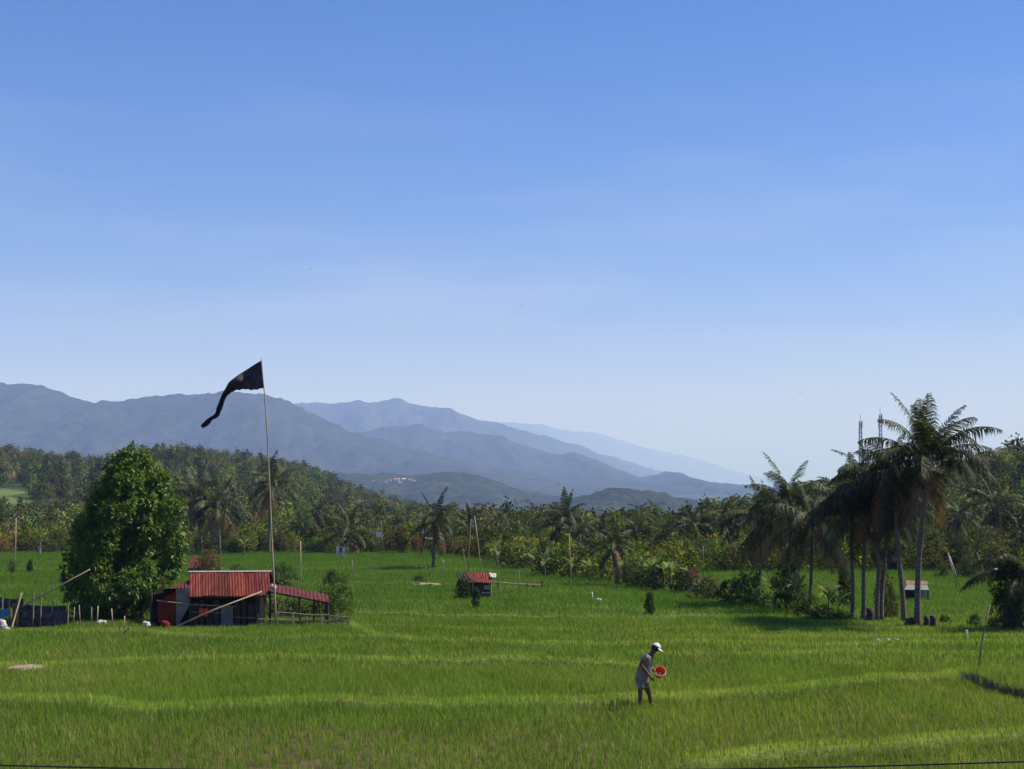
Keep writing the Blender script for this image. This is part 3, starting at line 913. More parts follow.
# ================================================================== woods on the hillsides (one mass each)
def wood_variants():
    out = []
    for i, (st, tn) in enumerate([('round', 'mid'), ('spread', 'dark'), ('round', 'olive'), ('tall', 'mid'), ('round', 'dark'), ('spread', 'olive'), ('tall', 'dark'), ('round', 'bright')]):
        W, H, z0 = {'round': (7, 8, .8), 'tall': (5, 10, 1.0), 'spread': (9, 7.5, 1.0)}[st]
        V, f, c = leaf_cloud(700 + i, crown_lobes(60 + i, st, W, H, z0), 430, .72, aspect=.8, tone=tn, per=3, stick=.15, droop=.15, shell=(.82, 1.02))
        out.append((V, [np.zeros((0, 4), int), f], c * np.array([1.6, 1.5, 1.12])))
    for i in range(3):
        V, f, c = merged_fronds(400 + i, 4.0, (('upper', 3), ('mid', 7), ('low', 4), ('dead', 2)), n=8, lw=.3)
        V = V + np.array([0, 0, 7.5])
        a = np.array([[-.15, 0, 0], [.15, 0, 0], [.1, 0, 7.6], [-.1, 0, 7.6], [0, -.15, 0], [0, .15, 0], [0, .1, 7.6], [0, -.1, 7.6]]); o = len(V)
        V = V.astype(float); out.append((np.r_[V, a], [np.r_[f[0], np.array([[0, 1, 2, 3], [4, 5, 6, 7]]) + o], f[1]], np.r_[c * 1.35, np.full((8, 3), .12)]))
    return out
WV = wood_variants()

def wood(label, pts, palm_share, seed, lo=.7, hi=1.25, name='forest', fn=None):
    r = np.random.default_rng(seed); VV = []; QQ = []; TT = []; CC = []; o = 0
    for (x, y) in pts:
        i = 8 + r.integers(3) if r.random() < palm_share else r.integers(8)
        V, f, c = WV[i]; a = r.uniform(0, 6.28); s = r.uniform(lo, hi) * (fn(x, y) if fn else 1); sz = s * r.uniform(.85, 1.2)
        ca, sa = math.cos(a), math.sin(a)
        z = float(hills(np.array(x), np.array(y)))
        VV.append(np.c_[(V[:, 0] * ca - V[:, 1] * sa) * s + x, (V[:, 0] * sa + V[:, 1] * ca) * s + y, V[:, 2] * sz + z - .3])
        QQ.append(f[0] + o); TT.append(f[1] + o); CC.append(c * r.choice([.5, .65, .85, 1.1, 1.4]) * r.uniform(.85, 1.15) * np.array([r.uniform(.95, 1.22), 1, r.uniform(.8, 1)])); o += len(V)
    ob = link(name, np_mesh(name, np.concatenate(VV), [np.concatenate(QQ), np.concatenate(TT)], np.concatenate(CC)), M['forest'])
    return tag(ob, label, 'forest', kind='stuff')

def scatter(n, px0, px1, d0, d1, seed, sp=3.6, rej=None):
    r = np.random.default_rng(seed); pts = []; grid = {}
    for _ in range(n * 3):
        d = math.sqrt(r.uniform(d0 * d0, d1 * d1)); px = r.uniform(px0, px1); x = d * (px - 512) / F
        if clearing(np.array(px), np.array(d)) > .3: continue
        if rej and rej(px, d): continue
        k = (int(x / sp), int(d / sp))
        if k in grid: continue
        grid[k] = 1; pts.append((x, d))
        if len(pts) >= n: break
    return pts
nearer = lambda x, y: .55 + .45 * min(1, max(0, (y - 210) / 180))
def left_scale(x, y):
    px = 512 + F * x / y
    return nearer(x, y) * (.48 if px < 75 and 340 < y < 525 else 1)
wood('mixed palms and broad trees covering the low hill on the left', scatter(2500, -60, 560, 300, 950, 21, 5.2, lambda px, d: px > 440 and d > 600), .22, 1, fn=left_scale)
wood('dense dark woods climbing the slope on the right', scatter(1000, 700, 1100, 215, 470, 22, 4.4), .2, 2, .75, 1.3, fn=nearer)
wood('belt of trees closing the valley beyond the middle paddies', scatter(560, 430, 720, 215, 450, 23, 4.2), .25, 3, .7, 1.1, fn=nearer)
wood('scrubby trees between the far paddy and the left hill', scatter(330, -60, 450, 212, 300, 24, 4.0), .12, 4, .5, .8, fn=nearer)
edge = lambda px: float(np.interp(px, [0, 440, 470, 500, 560, 620, 670, 684, 696, 720, 1100], [199, 199, 178, 152, 131, 121, 113, 113, 146, 142, 140]))
wood('dark undergrowth along the foot of the tree line', scatter(1700, -60, 1100, 112, 222, 25, 1.75, lambda px, d: d < edge(px)), .04, 5, .22, .42, name='undergrowth')

# ================================================================== individual trees of the tree line
for a in [
    (4, 197, 538, 26, 'shrub', 'orange', 'orange leaved shrub at the far paddy edge on the left frame side'),
    (22, 200, 541, 24, 'shrub', 'olive', 'low olive shrub beside the orange leaved shrub, far paddy edge'),
    (52, 198, 540, 26, 'shrub', 'mid', 'green shrub just left of the big leafy tree, far paddy edge'),
    (64, 207, 530, 34, 'round', 'olive', 'olive round tree showing past the left side of the big leafy tree'),
    (186, 196, 529, 26, 'columnar', 'yellow', 'upright yellowish tree rising behind the hut roof near the big leafy tree'),
    (203, 193, 535, 22, 'shrub', 'olive', 'olive shrub under the pair of far palms behind the hut'),
    (221, 198, 519, 20, 'tall', 'dark', 'narrow very dark tree below the far palms behind the red roof'),
    (236, 192, 540, 20, 'shrub', 'bright', 'fresh green shrub at the paddy edge above the middle of the red roof'),
    (250, 195, 527, 24, 'round', 'yellow', 'yellow green rounded tree left of the flagpole at the paddy edge'),
    (263, 200, 533, 20, 'shrub', 'mid', 'green shrub right behind the tall flagpole'),
    (282, 197, 534, 20, 'shrub', 'olive', 'olive shrub just right of the flagpole at the far edge'),
    (293, 193, 531, 20, 'round', 'yellow', 'small yellowish tree between flagpole and dark clumping palm'),
    (304, 216, 503, 32, 'round', 'bright', 'round bright green tree standing above the others left of the low palm'),
    (318, 195, 538, 24, 'shrub', 'bright', 'light green shrub in front of the round bright tree'),
    (331, 199, 533, 18, 'shrub', 'olive', 'olive shrub at the left foot of the low dark palm'),
    (362, 198, 529, 22, 'round', 'dark', 'dark round tree between low palm and the small white flag'),
    (374, 195, 540, 18, 'shrub', 'mid', 'green shrub right behind the small white flag'),
    (391, 203, 530, 20, 'round', 'olive', 'olive tree between the small white flag and the yellow cone tree'),
    (403, 193, 523, 25, 'columnar', 'yellow', 'dense yellow green cone shaped tree right of the small white flag'),
    (417, 197, 535, 18, 'shrub', 'orange', 'brownish shrub between yellow cone tree and the lone palm'),
    (453, 186, 539, 24, 'shrub', 'orange', 'orange brown domed shrub right of the lone middle palm'),
    (449, 200, 520, 30, 'round', 'mid', 'green round tree behind the orange brown domed shrub'),
    (464, 190, 536, 20, 'shrub', 'yellow', 'yellow green shrub left of the leaning poles by the small hut'),
    (492, 186, 523, 36, 'round', 'dark', 'dark round tree right of the leaning poles of the small hut'),
    (508, 176, 541, 24, 'shrub', 'olive', 'olive shrub right behind the small hut'),
    (524, 192, 502, 44, 'spread', 'mid', 'large spreading green tree left of the tall middle palm'),
    (533, 170, 537, 30, 'round', 'yellow', 'yellowish round tree under the large spreading tree'),
    (575, 196, 510, 38, 'round', 'mid', 'green round tree between the two middle palms'),
    (600, 190, 515, 34, 'tall', 'olive', 'pointed olive tree left of the shaggy dark palm'),
    (601, 164, 553, 22, 'shrub', 'bright', 'fresh green shrub at the left foot of the shaggy palm'),
    (640, 178, 512, 40, 'round', 'olive', 'olive round tree right of the shaggy dark palm'),
    (662, 172, 517, 34, 'round', 'bright', 'light green rounded tree above the banana clump'),
    (684, 184, 505, 36, 'tall', 'dark', 'tall dark tree behind the red pyramid roof'),
    (704, 178, 512, 34, 'columnar', 'dark', 'dark upright tree right of the red pyramid roof'),
    (700, 150, 540, 40, 'round', 'mid', 'green tree directly behind the red pyramid roof'),
    (722, 148, 548, 36, 'round', 'olive', 'olive tree at the edge of the narrow paddy right of the pyramid roof'),
    (738, 190, 498, 44, 'spread', 'mid', 'spreading tree on the skyline left of the palm grove'),
    (745, 146, 541, 38, 'round', 'dark', 'dark bushy tree above the narrow paddy, left of the palm grove'),
    (772, 150, 535, 40, 'round', 'mid', 'green bushy tree behind the leftmost trunks of the palm grove'),
    (806, 152, 524, 46, 'spread', 'dark', 'dark spreading tree seen between the left palms of the grove'),
    (836, 150, 528, 40, 'round', 'mid', 'green tree seen through the slender middle trunks of the grove'),
    (868, 150, 522, 44, 'round', 'dark', 'dark round tree behind the middle of the palm grove'),
    (892, 145, 535, 36, 'columnar', 'olive', 'olive tree behind the white shed, left of the tall grove trunks'),
    (928, 150, 521, 48, 'spread', 'mid', 'broad tree behind the white shed roof'),
    (955, 146, 530, 40, 'round', 'dark', 'dark tree behind the leaning bamboo poles on the right'),
    (987, 140, 527, 54, 'round', 'olive', 'big olive bushy tree right of the leaning bamboo poles'),
    (1018, 150, 503, 56, 'tall', 'dark', 'tall dark tree at the right frame edge behind the low palm'),
    (940, 131, 562, 16, 'shrub', 'olive', 'thin olive bush in the paddy right of the white shed'),
    (966, 130, 556, 26, 'shrub', 'mid', 'leafy bush in the paddy at the feet of the leaning poles'),
    (1003, 131, 566, 22, 'shrub', 'mid', 'green bush in the far right paddy below the olive tree'),
]: broadleaf(*a)

# low growth along the bank between the paddies
for px, row, top, wpx, st, tn, lb in [
    (634, 588, 556, 34, 'shrub', 'mid', 'green shrub left of the banana clump on the paddy bank'),
    (655, 590, 566, 26, 'shrub', 'dark', 'dark shrub under the banana clump'),
    (682, 594, 570, 30, 'shrub', 'dark', 'dark shrub left of the red pyramid roof'),
    (708, 600, 577, 36, 'shrub', 'olive', 'olive shrub in front of the red pyramid roof on the bank'),
    (731, 604, 578, 34, 'shrub', 'dark', 'dark hedge bush in the middle of the paddy bank'),
    (750, 607, 572, 36, 'shrub', 'mid', 'tall dark green bush on the bank left of the leftmost grove trunk'),
    (768, 609, 592, 26, 'shrub', 'bright', 'low light green bush at the foot of the leftmost grove trunk'),
    (787, 611, 560, 36, 'shrub', 'dark', 'large dark bush round the feet of the second grove palm'),
    (806, 617, 590, 32, 'shrub', 'mid', 'green bush between the two left grove trunks and the banana plants'),
    (822, 621, 606, 36, 'shrub', 'olive', 'low olive weeds under the banana plants of the grove'),
    (842, 622, 611, 28, 'shrub', 'bright', 'low bright weeds right of the banana plants of the grove'),
    (846, 606, 560, 22, 'columnar', 'mid', 'slim leafy sapling right of the grove banana plants'),
    (885, 620, 572, 26, 'shrub', 'olive', 'pale olive bush wrapped round the twin trunks of the grove'),
    (892, 618, 588, 12, 'shrub', 'mid', 'thin twiggy bush left of the pale slender trunk'),
    (945, 627, 617, 13, 'shrub', 'dark', 'small dark bush right of the banana stumps'),
    (995, 630, 618, 18, 'shrub', 'dark', 'round dark bush left of the low dark palm'),
    (975, 628, 624, 16, 'shrub', 'dark', 'flat little bush beside the white marker post'),
    (650, 616, 603, 13, 'columnar', 'dark', 'small lone dark bush in the open paddy above the farmer'),
    (476, 609, 586, 12, 'columnar', 'dark', 'dark columnar bush in front of the small red roofed hut'),
    (462, 591, 577, 14, 'shrub', 'dark', 'black green bush against the left wall of the small hut'),
    (419, 582, 575, 15, 'shrub', 'dark', 'small dark bush in the paddy beside the pale soil patch'),
    (281, 590, 562, 34, 'round', 'dark', 'dark leafy bush behind the right end of the red hut roof'),
    (236, 585, 566, 30, 'shrub', 'mid', 'green bush just above the ridge of the red hut roof'),
    (341, 624, 571, 36, 'round', 'bright', 'tall light green bush at the right end of the bamboo fence'),
    (324, 620, 590, 26, 'shrub', 'olive', 'olive bush under the end of the lean-to roof'),
    (293, 618, 597, 30, 'shrub', 'mid', 'green bush under the lean-to roof behind the fence'),
    (277, 619, 598, 22, 'shrub', 'olive', 'olive weeds just right of the flagpole under the lean-to roof'),
    (308, 619, 600, 26, 'shrub', 'bright', 'leafy light green weeds behind the fence under the lean-to'),
    (463, 600, 577, 20, 'shrub', 'dark', 'black green rounded bush swallowing the left corner of the small hut'),
    (262, 618, 596, 16, 'shrub', 'mid', 'leafy bush growing at the right wall of the hut'),
    (332, 585, 569, 18, 'shrub', 'dark', 'dark drooping bush rising behind the lean-to'),
    (207, 575, 551, 24, 'shrub', 'olive', 'olive bush beside the red back roof left of the hut'),
    (12, 574, 560, 9, 'shrub', 'mid', 'tiny bush in the left paddy beside the tall pole'),
    (30, 573, 563, 8, 'columnar', 'dark', 'tiny dark sapling in the left paddy right of the tall pole'),
    (108, 622, 600, 40, 'shrub', 'dark', 'dark bush in the shade under the big leafy tree'),
    (127, 623, 604, 30, 'shrub', 'mid', 'green bush under the big tree beside the hut wall'),
    (80, 621, 603, 26, 'shrub', 'mid', 'green bush behind the net pen under the big tree'),
]: broadleaf(px, 0, top, wpx, st, tn, lb, loc=hit(px, row))

# mid palms
for a in [
    (203, 190, 497, 34, 'left palm of the far pair with ragged crown, behind the hut'),
    (221, 186, 504, 34, 'right palm of the far pair with brown hanging fronds, behind the hut'),
    (270, 192, 485, 34, 'far palm with wide brown fronds right behind the flagpole'),
    (346, 194, 533, 30, 'low dark palm with drooping fronds beyond the far paddy'),
    (240, 215, 520, 20, 'short palm between far pair and flagpole palm'),
    (320, 230, 512, 18, 'small palm behind the light green shrub left of the low dark palm'),
    (434, 150, 521, 33, 'lone middle palm left of the small hut with flared crown'),
    (558, 165, 522, 34, 'tall middle palm right of the small hut with dark trunk'),
    (583, 158, 537, 26, 'shorter middle palm right beside the tall middle palm'),
    (500, 205, 520, 16, 'distant small palm above the small hut'),
    (597, 172, 533, 24, 'drooping palm close behind the shorter middle palm'),
    (568, 178, 541, 20, 'low palm hidden between the two middle palms'),
    (645, 176, 531, 22, 'drooping palm behind the tallest banana plant'),
    (668, 168, 538, 20, 'small palm right of the light green rounded tree'),
    (690, 172, 526, 24, 'palm rising behind the red pyramid roof'),
    (716, 166, 521, 22, 'palm at the left of the narrow paddy behind the hedge'),
    (776, 168, 513, 24, 'palm in the woods seen just left of the upright fan topped palm'),
    (830, 160, 515, 26, 'palm in the woods seen between the two halves of the grove'),
    (300, 208, 527, 18, 'small palm below the round bright green tree'),
    (465, 196, 523, 20, 'small palm behind the leaning poles of the small hut'),
    (740, 175, 517, 24, 'pale fronded palm left of the grove on the wooded skyline'),
    (958, 160, 516, 28, 'ragged palm behind the right side of the grove, left one of two'),
    (990, 150, 507, 34, 'star shaped palm with pale ribs in the woods on the right'),
    (1021, 165, 522, 26, 'palm at the right frame edge in front of the wooded slope'),
]: mid_palm(*a)
_mi = 1
mid_palm(619, 0, 545, 26, 'shaggy dark palm with thick trunk left of the banana clump', 1.3, hit(618, 585))

# banana plants
for px, row, top, lb in [
    (640, 586, 557, 'banana plant leftmost in the clump on the paddy bank'),
    (655, 588, 552, 'tallest banana plant of the clump on the paddy bank'),
    (671, 591, 560, 'banana plant right side of the clump with pale leaves'),
    (604, 580, 558, 'banana plant between the shorter middle palm and shaggy palm'),
    (532, 573, 545, 'banana plant left of the tall middle palm'),
    (497, 566, 541, 'banana plant behind the right side of the small hut'),
    (545, 577, 552, 'banana plant at the foot of the tall middle palm'),
    (572, 580, 556, 'small banana plant between the foot of the two middle palms'),
    (590, 581, 557, 'banana plant right of the foot of the shorter middle palm'),
    (627, 586, 558, 'banana plant tucked behind the thick trunk of the shaggy palm'),
    (648, 587, 562, 'low banana plant between the leftmost and tallest of the clump'),
    (664, 590, 563, 'low banana plant in front of the right side of the clump'),
    (775, 611, 574, 'banana plant right of the leftmost grove trunk'),
    (797, 614, 577, 'dark banana plant in the bushes of the grove'),
    (829, 620, 582, 'banana plant in the open right of the second grove trunk'),
    (839, 621, 592, 'smaller banana plant beside the slender middle trunks'),
    (244, 556, 537, 'pale banana plant at the far paddy edge above the red roof'),
]: banana(px, 0, top, lb, hit(px, row))

# near palm grove on the right
GRP = None
def grove(bpx, brow, cpx, crow, r0, lb, d=None, **kw):
    b = hit(bpx, brow); c = P(cpx, crow, b.y + kw.pop('dy', 0)); coconut_palm(b, c, r0, lb, **kw)
grove(917, 628, 927, 461, .145, 'tallest coconut palm of the grove with its crown above the skyline', scale=.8, seed=3, young=5, upper=9, mid=10, low=5, hang=1, dead=2, yellow=1)
grove(904, 626, 894, 476, .125, 'pale slender trunked palm just left of the tallest palm', scale=0.705, seed=8, young=0, upper=3, mid=10, low=8, hang=3, dead=2, yellow=1, dy=.5)
grove(877, 623, 879, 484, .105, 'left one of the twin trunked palms wrapped in a bush', scale=0.671, seed=12, young=2, upper=3, mid=8, low=7, hang=4, dead=2)
grove(882, 623, 888, 502, .11, 'shorter right one of the twin trunked palms', scale=0.602, seed=17, young=2, upper=3, mid=6, low=6, hang=4, dead=2, dy=1)
grove(863, 622, 868, 494, .105, 'slender curved palm right of the grove sapling', scale=0.645, seed=21, young=2, upper=3, mid=8, low=7, hang=4, dead=3, yellow=0)
grove(852, 621, 853, 508, .105, 'slender dark palm left of the slender curved one', scale=0.619, seed=26, young=2, upper=2, mid=7, low=7, hang=4, dead=3)
grove(809, 613, 813, 519, .105, 'palm with hanging brown fronds right of the big dark bush', scale=0.722, seed=31, young=2, upper=3, mid=6, low=6, hang=5, dead=5, yellow=1)
grove(789, 607, 790, 503, .105, 'upright fan topped palm above the big dark bush', scale=0.740, seed=37, young=3, upper=8, mid=7, low=4, hang=4, dead=5)
grove(758, 604, 763, 516, .105, 'leftmost palm of the grove with drooping yellowed fronds', scale=0.722, seed=44, young=1, upper=2, mid=7, low=7, hang=5, dead=5, yellow=2)
grove(1013, 632, 1021, 572, .3, 'low thick trunked dark palm at the right frame edge', scale=0.602, seed=53, young=0, upper=1, mid=4, low=8, hang=10, dead=1)
broadleaf(0, 0, 542, 40, 'columnar', 'dark', 'dark climber smothering the low thick trunked palm', loc=hit(1012, 632), name='climbing_plant', cat='climber')

# ---------------------------------------------------------------- the big leafy tree by the hut
tb = hit(133, 622)
bt = thing('leafy_tree', 'big dense dark green tree standing left of the red roofed hut', 'tree', tb - Vector((0, 0, .1)))
sc = tb.y / F
LB = []
rt = np.random.default_rng(5)
outline = [(451, 131, 6), (460, 131, 19), (468, 132, 26), (478, 132, 32), (488, 132, 39), (498, 132, 46), (510, 131, 52), (524, 128, 56), (538, 124, 59), (552, 121, 61), (568, 119, 60), (584, 117, 58), (600, 110, 46)]
for row, cx, hw in outline:
    hw *= .955
    kk = max(1, int(hw / 4.2))
    for i in range(kk):
        a = rt.uniform(0, 6.28); q = rt.uniform(.45, 1.0) if i else 1.0
        s_ = rt.uniform(.36, .62) if hw > 15 else .3
        ex = max(0, hw * sc - s_ * .85)
        if i < 3 and kk > 3: a = (0, PI, -PI / 2)[i] + rt.uniform(-.3, .3); q = 1
        LB.append(((cx - 133) * sc + math.cos(a) * q * ex, math.sin(a) * q * ex * .95, (HORIZON - row) * sc + CAMZ - tb.z + rt.uniform(-.3, .3), s_, s_, s_ * .8))
V, f, c = leaf_cloud(77, LB, 34000, .25, aspect=.4, tone='mango', droop=.5, per=9, shell=(.8, 1.1))
# young flush at some shoot tips
V2, f2, c2 = leaf_cloud(78, LB, 6000, .24, aspect=.38, tone='yellow', droop=.25, per=9, shell=(1.0, 1.18), up=.6)
link('crown', np_mesh('crown', np.r_[V, V2], np.r_[f, f2 + len(V)], np.r_[c, c2 * np.array([.8, 1.05, .8])]), M['mango'], bt)
tm_ = trunk_mb(4, 5.5, .19, limbs=6).mesh('trunk', smooth=True); link('trunk', tm_, M['bark'], bt)
s2 = MB(); s2.tube([(.35, .1, 0), (.42, .1, .9), (.7, .15, 2.4)], [.12, .1, .05], 7); link('trunk', s2.mesh('trunk', smooth=True), M['bark'], bt)
# ================================================================== the red roofed hut
D0 = hit(230, 627).y
def W3(px, row, dy=0.0): return P(px, row, D0 + dy)
hb_ = hit(225, 627)
hut = thing('farm_hut', 'low farm hut with rusty red corrugated roof and dark walls beside the big leafy tree', 'hut', hb_)
gz = lambda p: float(G(p.x, p.y))
# main roof: front slope and back slope under a pale ridge capping
e0, e1 = W3(189.5, 596.5, -.1), W3(271, 595.5, -.1)
r0_, r1_ = P(189.5, 572, D0 + 1.55), P(269, 571.5, D0 + 1.55)
rf = MB(); _rr = random.Random(11)
for k in range(6):
    ua, ub = k / 6 - (.012 if k else 0), (k + 1) / 6
    zz = Vector((0, -.004 * (k % 2), .018 * (k % 2) + _rr.uniform(-.006, .006))); dn = _rr.uniform(-.04, .05)
    tn = _rr.uniform(.62, 1.15); ex = (e0 - r0_).normalized() * dn
    rf.sheet(r0_.lerp(r1_, ua) + zz, r0_.lerp(r1_, ub) + zz, e0.lerp(e1, ub) + zz + ex, e0.lerp(e1, ua) + zz + ex * .6, 5, .009, 4, (tn, tn * _rr.uniform(.85, 1.25), tn * _rr.uniform(.85, 1.2)), .012)
bk0, bk1 = e0 + Vector((0, 3.3, .1)), e1 + Vector((0, 3.3, .1))
rf.sheet(r1_ + Vector((0, .02, 0)), r0_ + Vector((0, .02, 0)), bk0, bk1, 20, .022, 3, (.8, .8, .8))
roof = rf.build('roof', M['redroof'], hut)
rc = MB(); rc.sheet(r0_ + Vector((-.05, -.07, .0)), r1_ + Vector((.12, -.07, .0)), r1_ + Vector((.12, .0, .05)), r0_ + Vector((-.05, .0, .05)), 0, 0, 1)
rc.sheet(r0_ + Vector((-.05, .0, .052)), r1_ + Vector((.12, .0, .052)), r1_ + Vector((.12, .16, -.02)), r0_ + Vector((-.05, .16, -.02)), 0, 0, 1)
rc.build('ridge_cap', M['concrete'], roof)
# left wing roof
wl = MB(); wl.sheet(P(172, 586.5, D0 + .9), P(190, 580, D0 + 1.4), P(191, 588.5, D0 + .25), P(168, 588.5, D0 + .1), 6, .02, 2)
o = wl.build('wing_roof', M['darkroof'], hut); o['label'] = 'faded low roof on the left wing'
# walls
def wall(name, mat, a, b, dyo, top_a, top_b, waves=0, lab=None, bot=(629, 629)):
    m = MB(); m.sheet(P(a, top_a, D0 + dyo[0]), P(b, top_b, D0 + dyo[1]), P(b, bot[1], D0 + dyo[1]), P(a, bot[0], D0 + dyo[0]), waves, .015 if waves else 0, 2)
    q = m.build(name, mat, hut)
    if lab: q['label'] = lab
    return q
wall('wall', M['blackplastic'], 189, 256, (.35, .35), 595, 594, 0, 'front wall of black plastic sheeting')
wall('wall_panel', M['redwall'], 158, 177, (.18, .3), 600, 591, 7, 'dark red corrugated panel', (622, 625))
wall('wall_panel', M['greysheet'], 176, 190.5, (.27, .2), 589, 588, 5, 'grey slanted metal panel', (629, 604))
wall('wall', M['blackplastic'], 150, 190, (.55, .55), 596, 586, 0, 'dark wall of the left wing')
wall('wall_panel', M['greysheet'], 221, 233, (.30, .30), 606, 606, 5, 'dull grey strip of sheet metal')
for k, (a, b, t_) in enumerate(((192, 198, 603), (199.5, 204, 600), (206, 212, 605), (213.5, 219, 601), (234.5, 240, 603), (242, 246, 599), (248, 254.5, 604))):
    wall('wall_board', M['darkwood'], a, b, (.31, .31), t_, t_ + (k % 3) - 1, 0)
for k, (a, b, row) in enumerate(((191, 233, 612), (226, 256, 617))):
    m = MB(); m.tube([P(a, row, D0 + .27), P(b, row + 1, D0 + .27)], .025, 6); m.build('rail', M['oldbamboo'], hut)
m = MB(); c1, c2 = P(189, 596, D0 + .35), P(151, 597, D0 + .55)
m.sheet(c2, c2 + Vector((0, 2.4, .5)), c2 + Vector((0, 2.4, -1.6)), P(151, 629, D0 + .55), 0, 0, 1)
c3 = P(256, 594, D0 + .35)
m.sheet(c3, c3 + Vector((0, 2.6, .4)), c3 + Vector((0, 2.6, -1.7)), P(256, 629, D0 + .35), 0, 0, 1)
m.sheet(c3 + Vector((0, 2.62, .4)), c2 + Vector((0, 2.42, .2)), c2 + Vector((0, 2.42, -1.6)), c3 + Vector((0, 2.62, -1.7)), 0, 0, 1)
m.build('side_walls', M['blackplastic'], hut)
for px, tp, dy in ((151.5, 592, .5), (190.5, 594, .1), (256.5, 594, .25), (270, 592, .2), (314, 598, .3), (328, 600, .35), (300, 592, 1.7), (326, 592, 1.7)):
    p = P(px, 629, D0 + dy); t_ = P(px, tp, D0 + dy)
    MB().tube([Vector((p.x, p.y, gz(p) - .1)), t_], .055, 6).build('post', M['darkwood'], hut)
m = MB(); m.tube([P(157, 600.5, D0 + .1), P(191, 604.5, D0 - .05), P(236, 606.5, D0 + .2)], .022, 6); m.build('rail', M['bamboo'], hut)
m = MB(); m.tube([P(186, 597.2, D0), P(273, 596.6, D0)], .035, 6); m.build('eave_beam', M['darkwood'], hut)
# lean-to on the right
l0, l1 = P(270, 583, D0 + 1.5), P(327.5, 594.6, D0 + 1.5)
l3, l2 = P(268.5, 590.5, D0 - .05), P(329.5, 602.5, D0 + .05)
m = MB(); m.sheet(l0, l1, l2, l3, 15, .018, 3, None, .02); o = m.build('lean_to_roof', M['darkroof'], hut); o['label'] = 'sloping red lean-to roof'
m = MB(); m.tube([l3 + Vector((0, .05, -.06)), l2 + Vector((0, .05, -.06))], .035, 6); m.tube([l0 + Vector((0, 0, -.06)), l1 + Vector((0, 0, -.06))], .035, 6); m.build('rafter', M['darkwood'], hut)
# cloths and sacks about the hut
def lump(name, label, cat, p, sx, sy, sz, mat, seed=0, rot=0):
    bm = bmesh.new(); bmesh.ops.create_icosphere(bm, subdivisions=3, radius=1)
    for v in bm.verts:
        n = mnoise.noise(v.co * 1.7 + Vector((seed, 0, 0))) * .35 + mnoise.noise(v.co * 4 + Vector((seed, 3, 0))) * .12
        v.co *= 1 + n; v.co.x *= sx; v.co.y *= sy; v.co.z = max(v.co.z, -.75) * sz + sz * .7
    me = bpy.data.meshes.new(name); bm.to_mesh(me); bm.free()
    me.polygons.foreach_set('use_smooth', np.ones(len(me.polygons), bool))
    o = link(name, me, mat, None, p); o.rotation_euler = (0, 0, rot)
    return tag(o, label, cat)
def drape(name, label, cat, a, b, drop, mat, seed=0, wave=.05, parent=None):
    """a hanging cloth between two upper corners"""
    a, b = Vector(a), Vector(b); nu, nv = 14, 8; vs = []; fs = []
    nr = (b - a).cross(Vector((0, 0, 1))).normalized()
    for side in (0, 1):
        for j in range(nv + 1):
            for i in range(nu + 1):
                u = i / nu; v = j / nv
                q = a.lerp(b, u) + Vector((0, 0, -drop * v * (1 + .12 * math.sin(u * 9 + seed)) - .06 * math.sin(PI * u) * (1 - v)))
                q += nr * (wave * math.sin(u * 14 + seed + v * 2) * (.3 + v) + side * .006)
                vs.append(q)
    mth = (nu + 1) * (nv + 1)
    for j in range(nv):
        for i in range(nu):
            k = j * (nu + 1) + i
            fs.append((k, k + 1, k + nu + 2, k + nu + 1)); fs.append((mth + k, mth + k + nu + 1, mth + k + nu + 2, mth + k + 1))
    m = MB(); m.add(vs, fs)
    o = m.build(name, mat, parent, True, a if parent is None else None)
    return tag(o, label, cat) if cat else o
drape('red_cloth', 'red cloth hanging in the dark front of the hut', 'cloth', P(199, 607.5, D0 + .2), P(208, 607.5, D0 + .2), .38, M['red'], 1, .03)
lump('sack', 'white sack lying on the top end of the lean-to roof', 'sack', P(273, 589, D0 + .55), .13, .2, .13, M['whitepaint'], 4)
lump('red_bag', 'small red bag at the foot of the red wall panel', 'bag', hit(164, 628) + Vector((0, .2, 0)), .22, .16, .2, M['redwall'], 9)
lump('cloth_bundle', 'white cloth bundle lying at the left corner of the hut', 'bundle', hit(146, 627.5), .2, .2, .18, M['whitepaint'], 2)
lump('cloth_bundle', 'pale cloth bundle on the grass below the big leafy tree', 'bundle', hit(101, 626), .3, .25, .16, M['whitepaint'], 6, .4)

def pole(name, label, cat, pts, r, mat, group=None, r2=None):
    m = MB(); n = len(pts); m.tube(pts, [r + (r2 - r) * i / (n - 1) for i in range(n)] if r2 else r, 7)
    o = m.build(name, mat, None, True, pts[0]); return tag(o, label, cat, group)
pole('bamboo_pole', 'long bamboo pole leaning across the front of the hut up to its roof', 'pole', [P(168, 630, D0 - 1.3), P(215, 609.5, D0 - .75), P(262, 591.5, D0 - .22)], .046, M['bamboo'], None, .034)
pole('bamboo_stick', 'short pale stick stuck slanting in the grass before the big tree', 'stick', [hit(121, 637), hit(124, 636) + Vector((.03, 0, .2)), P(130, 627.5, hit(121, 637).y)], .03, M['bamboo'])

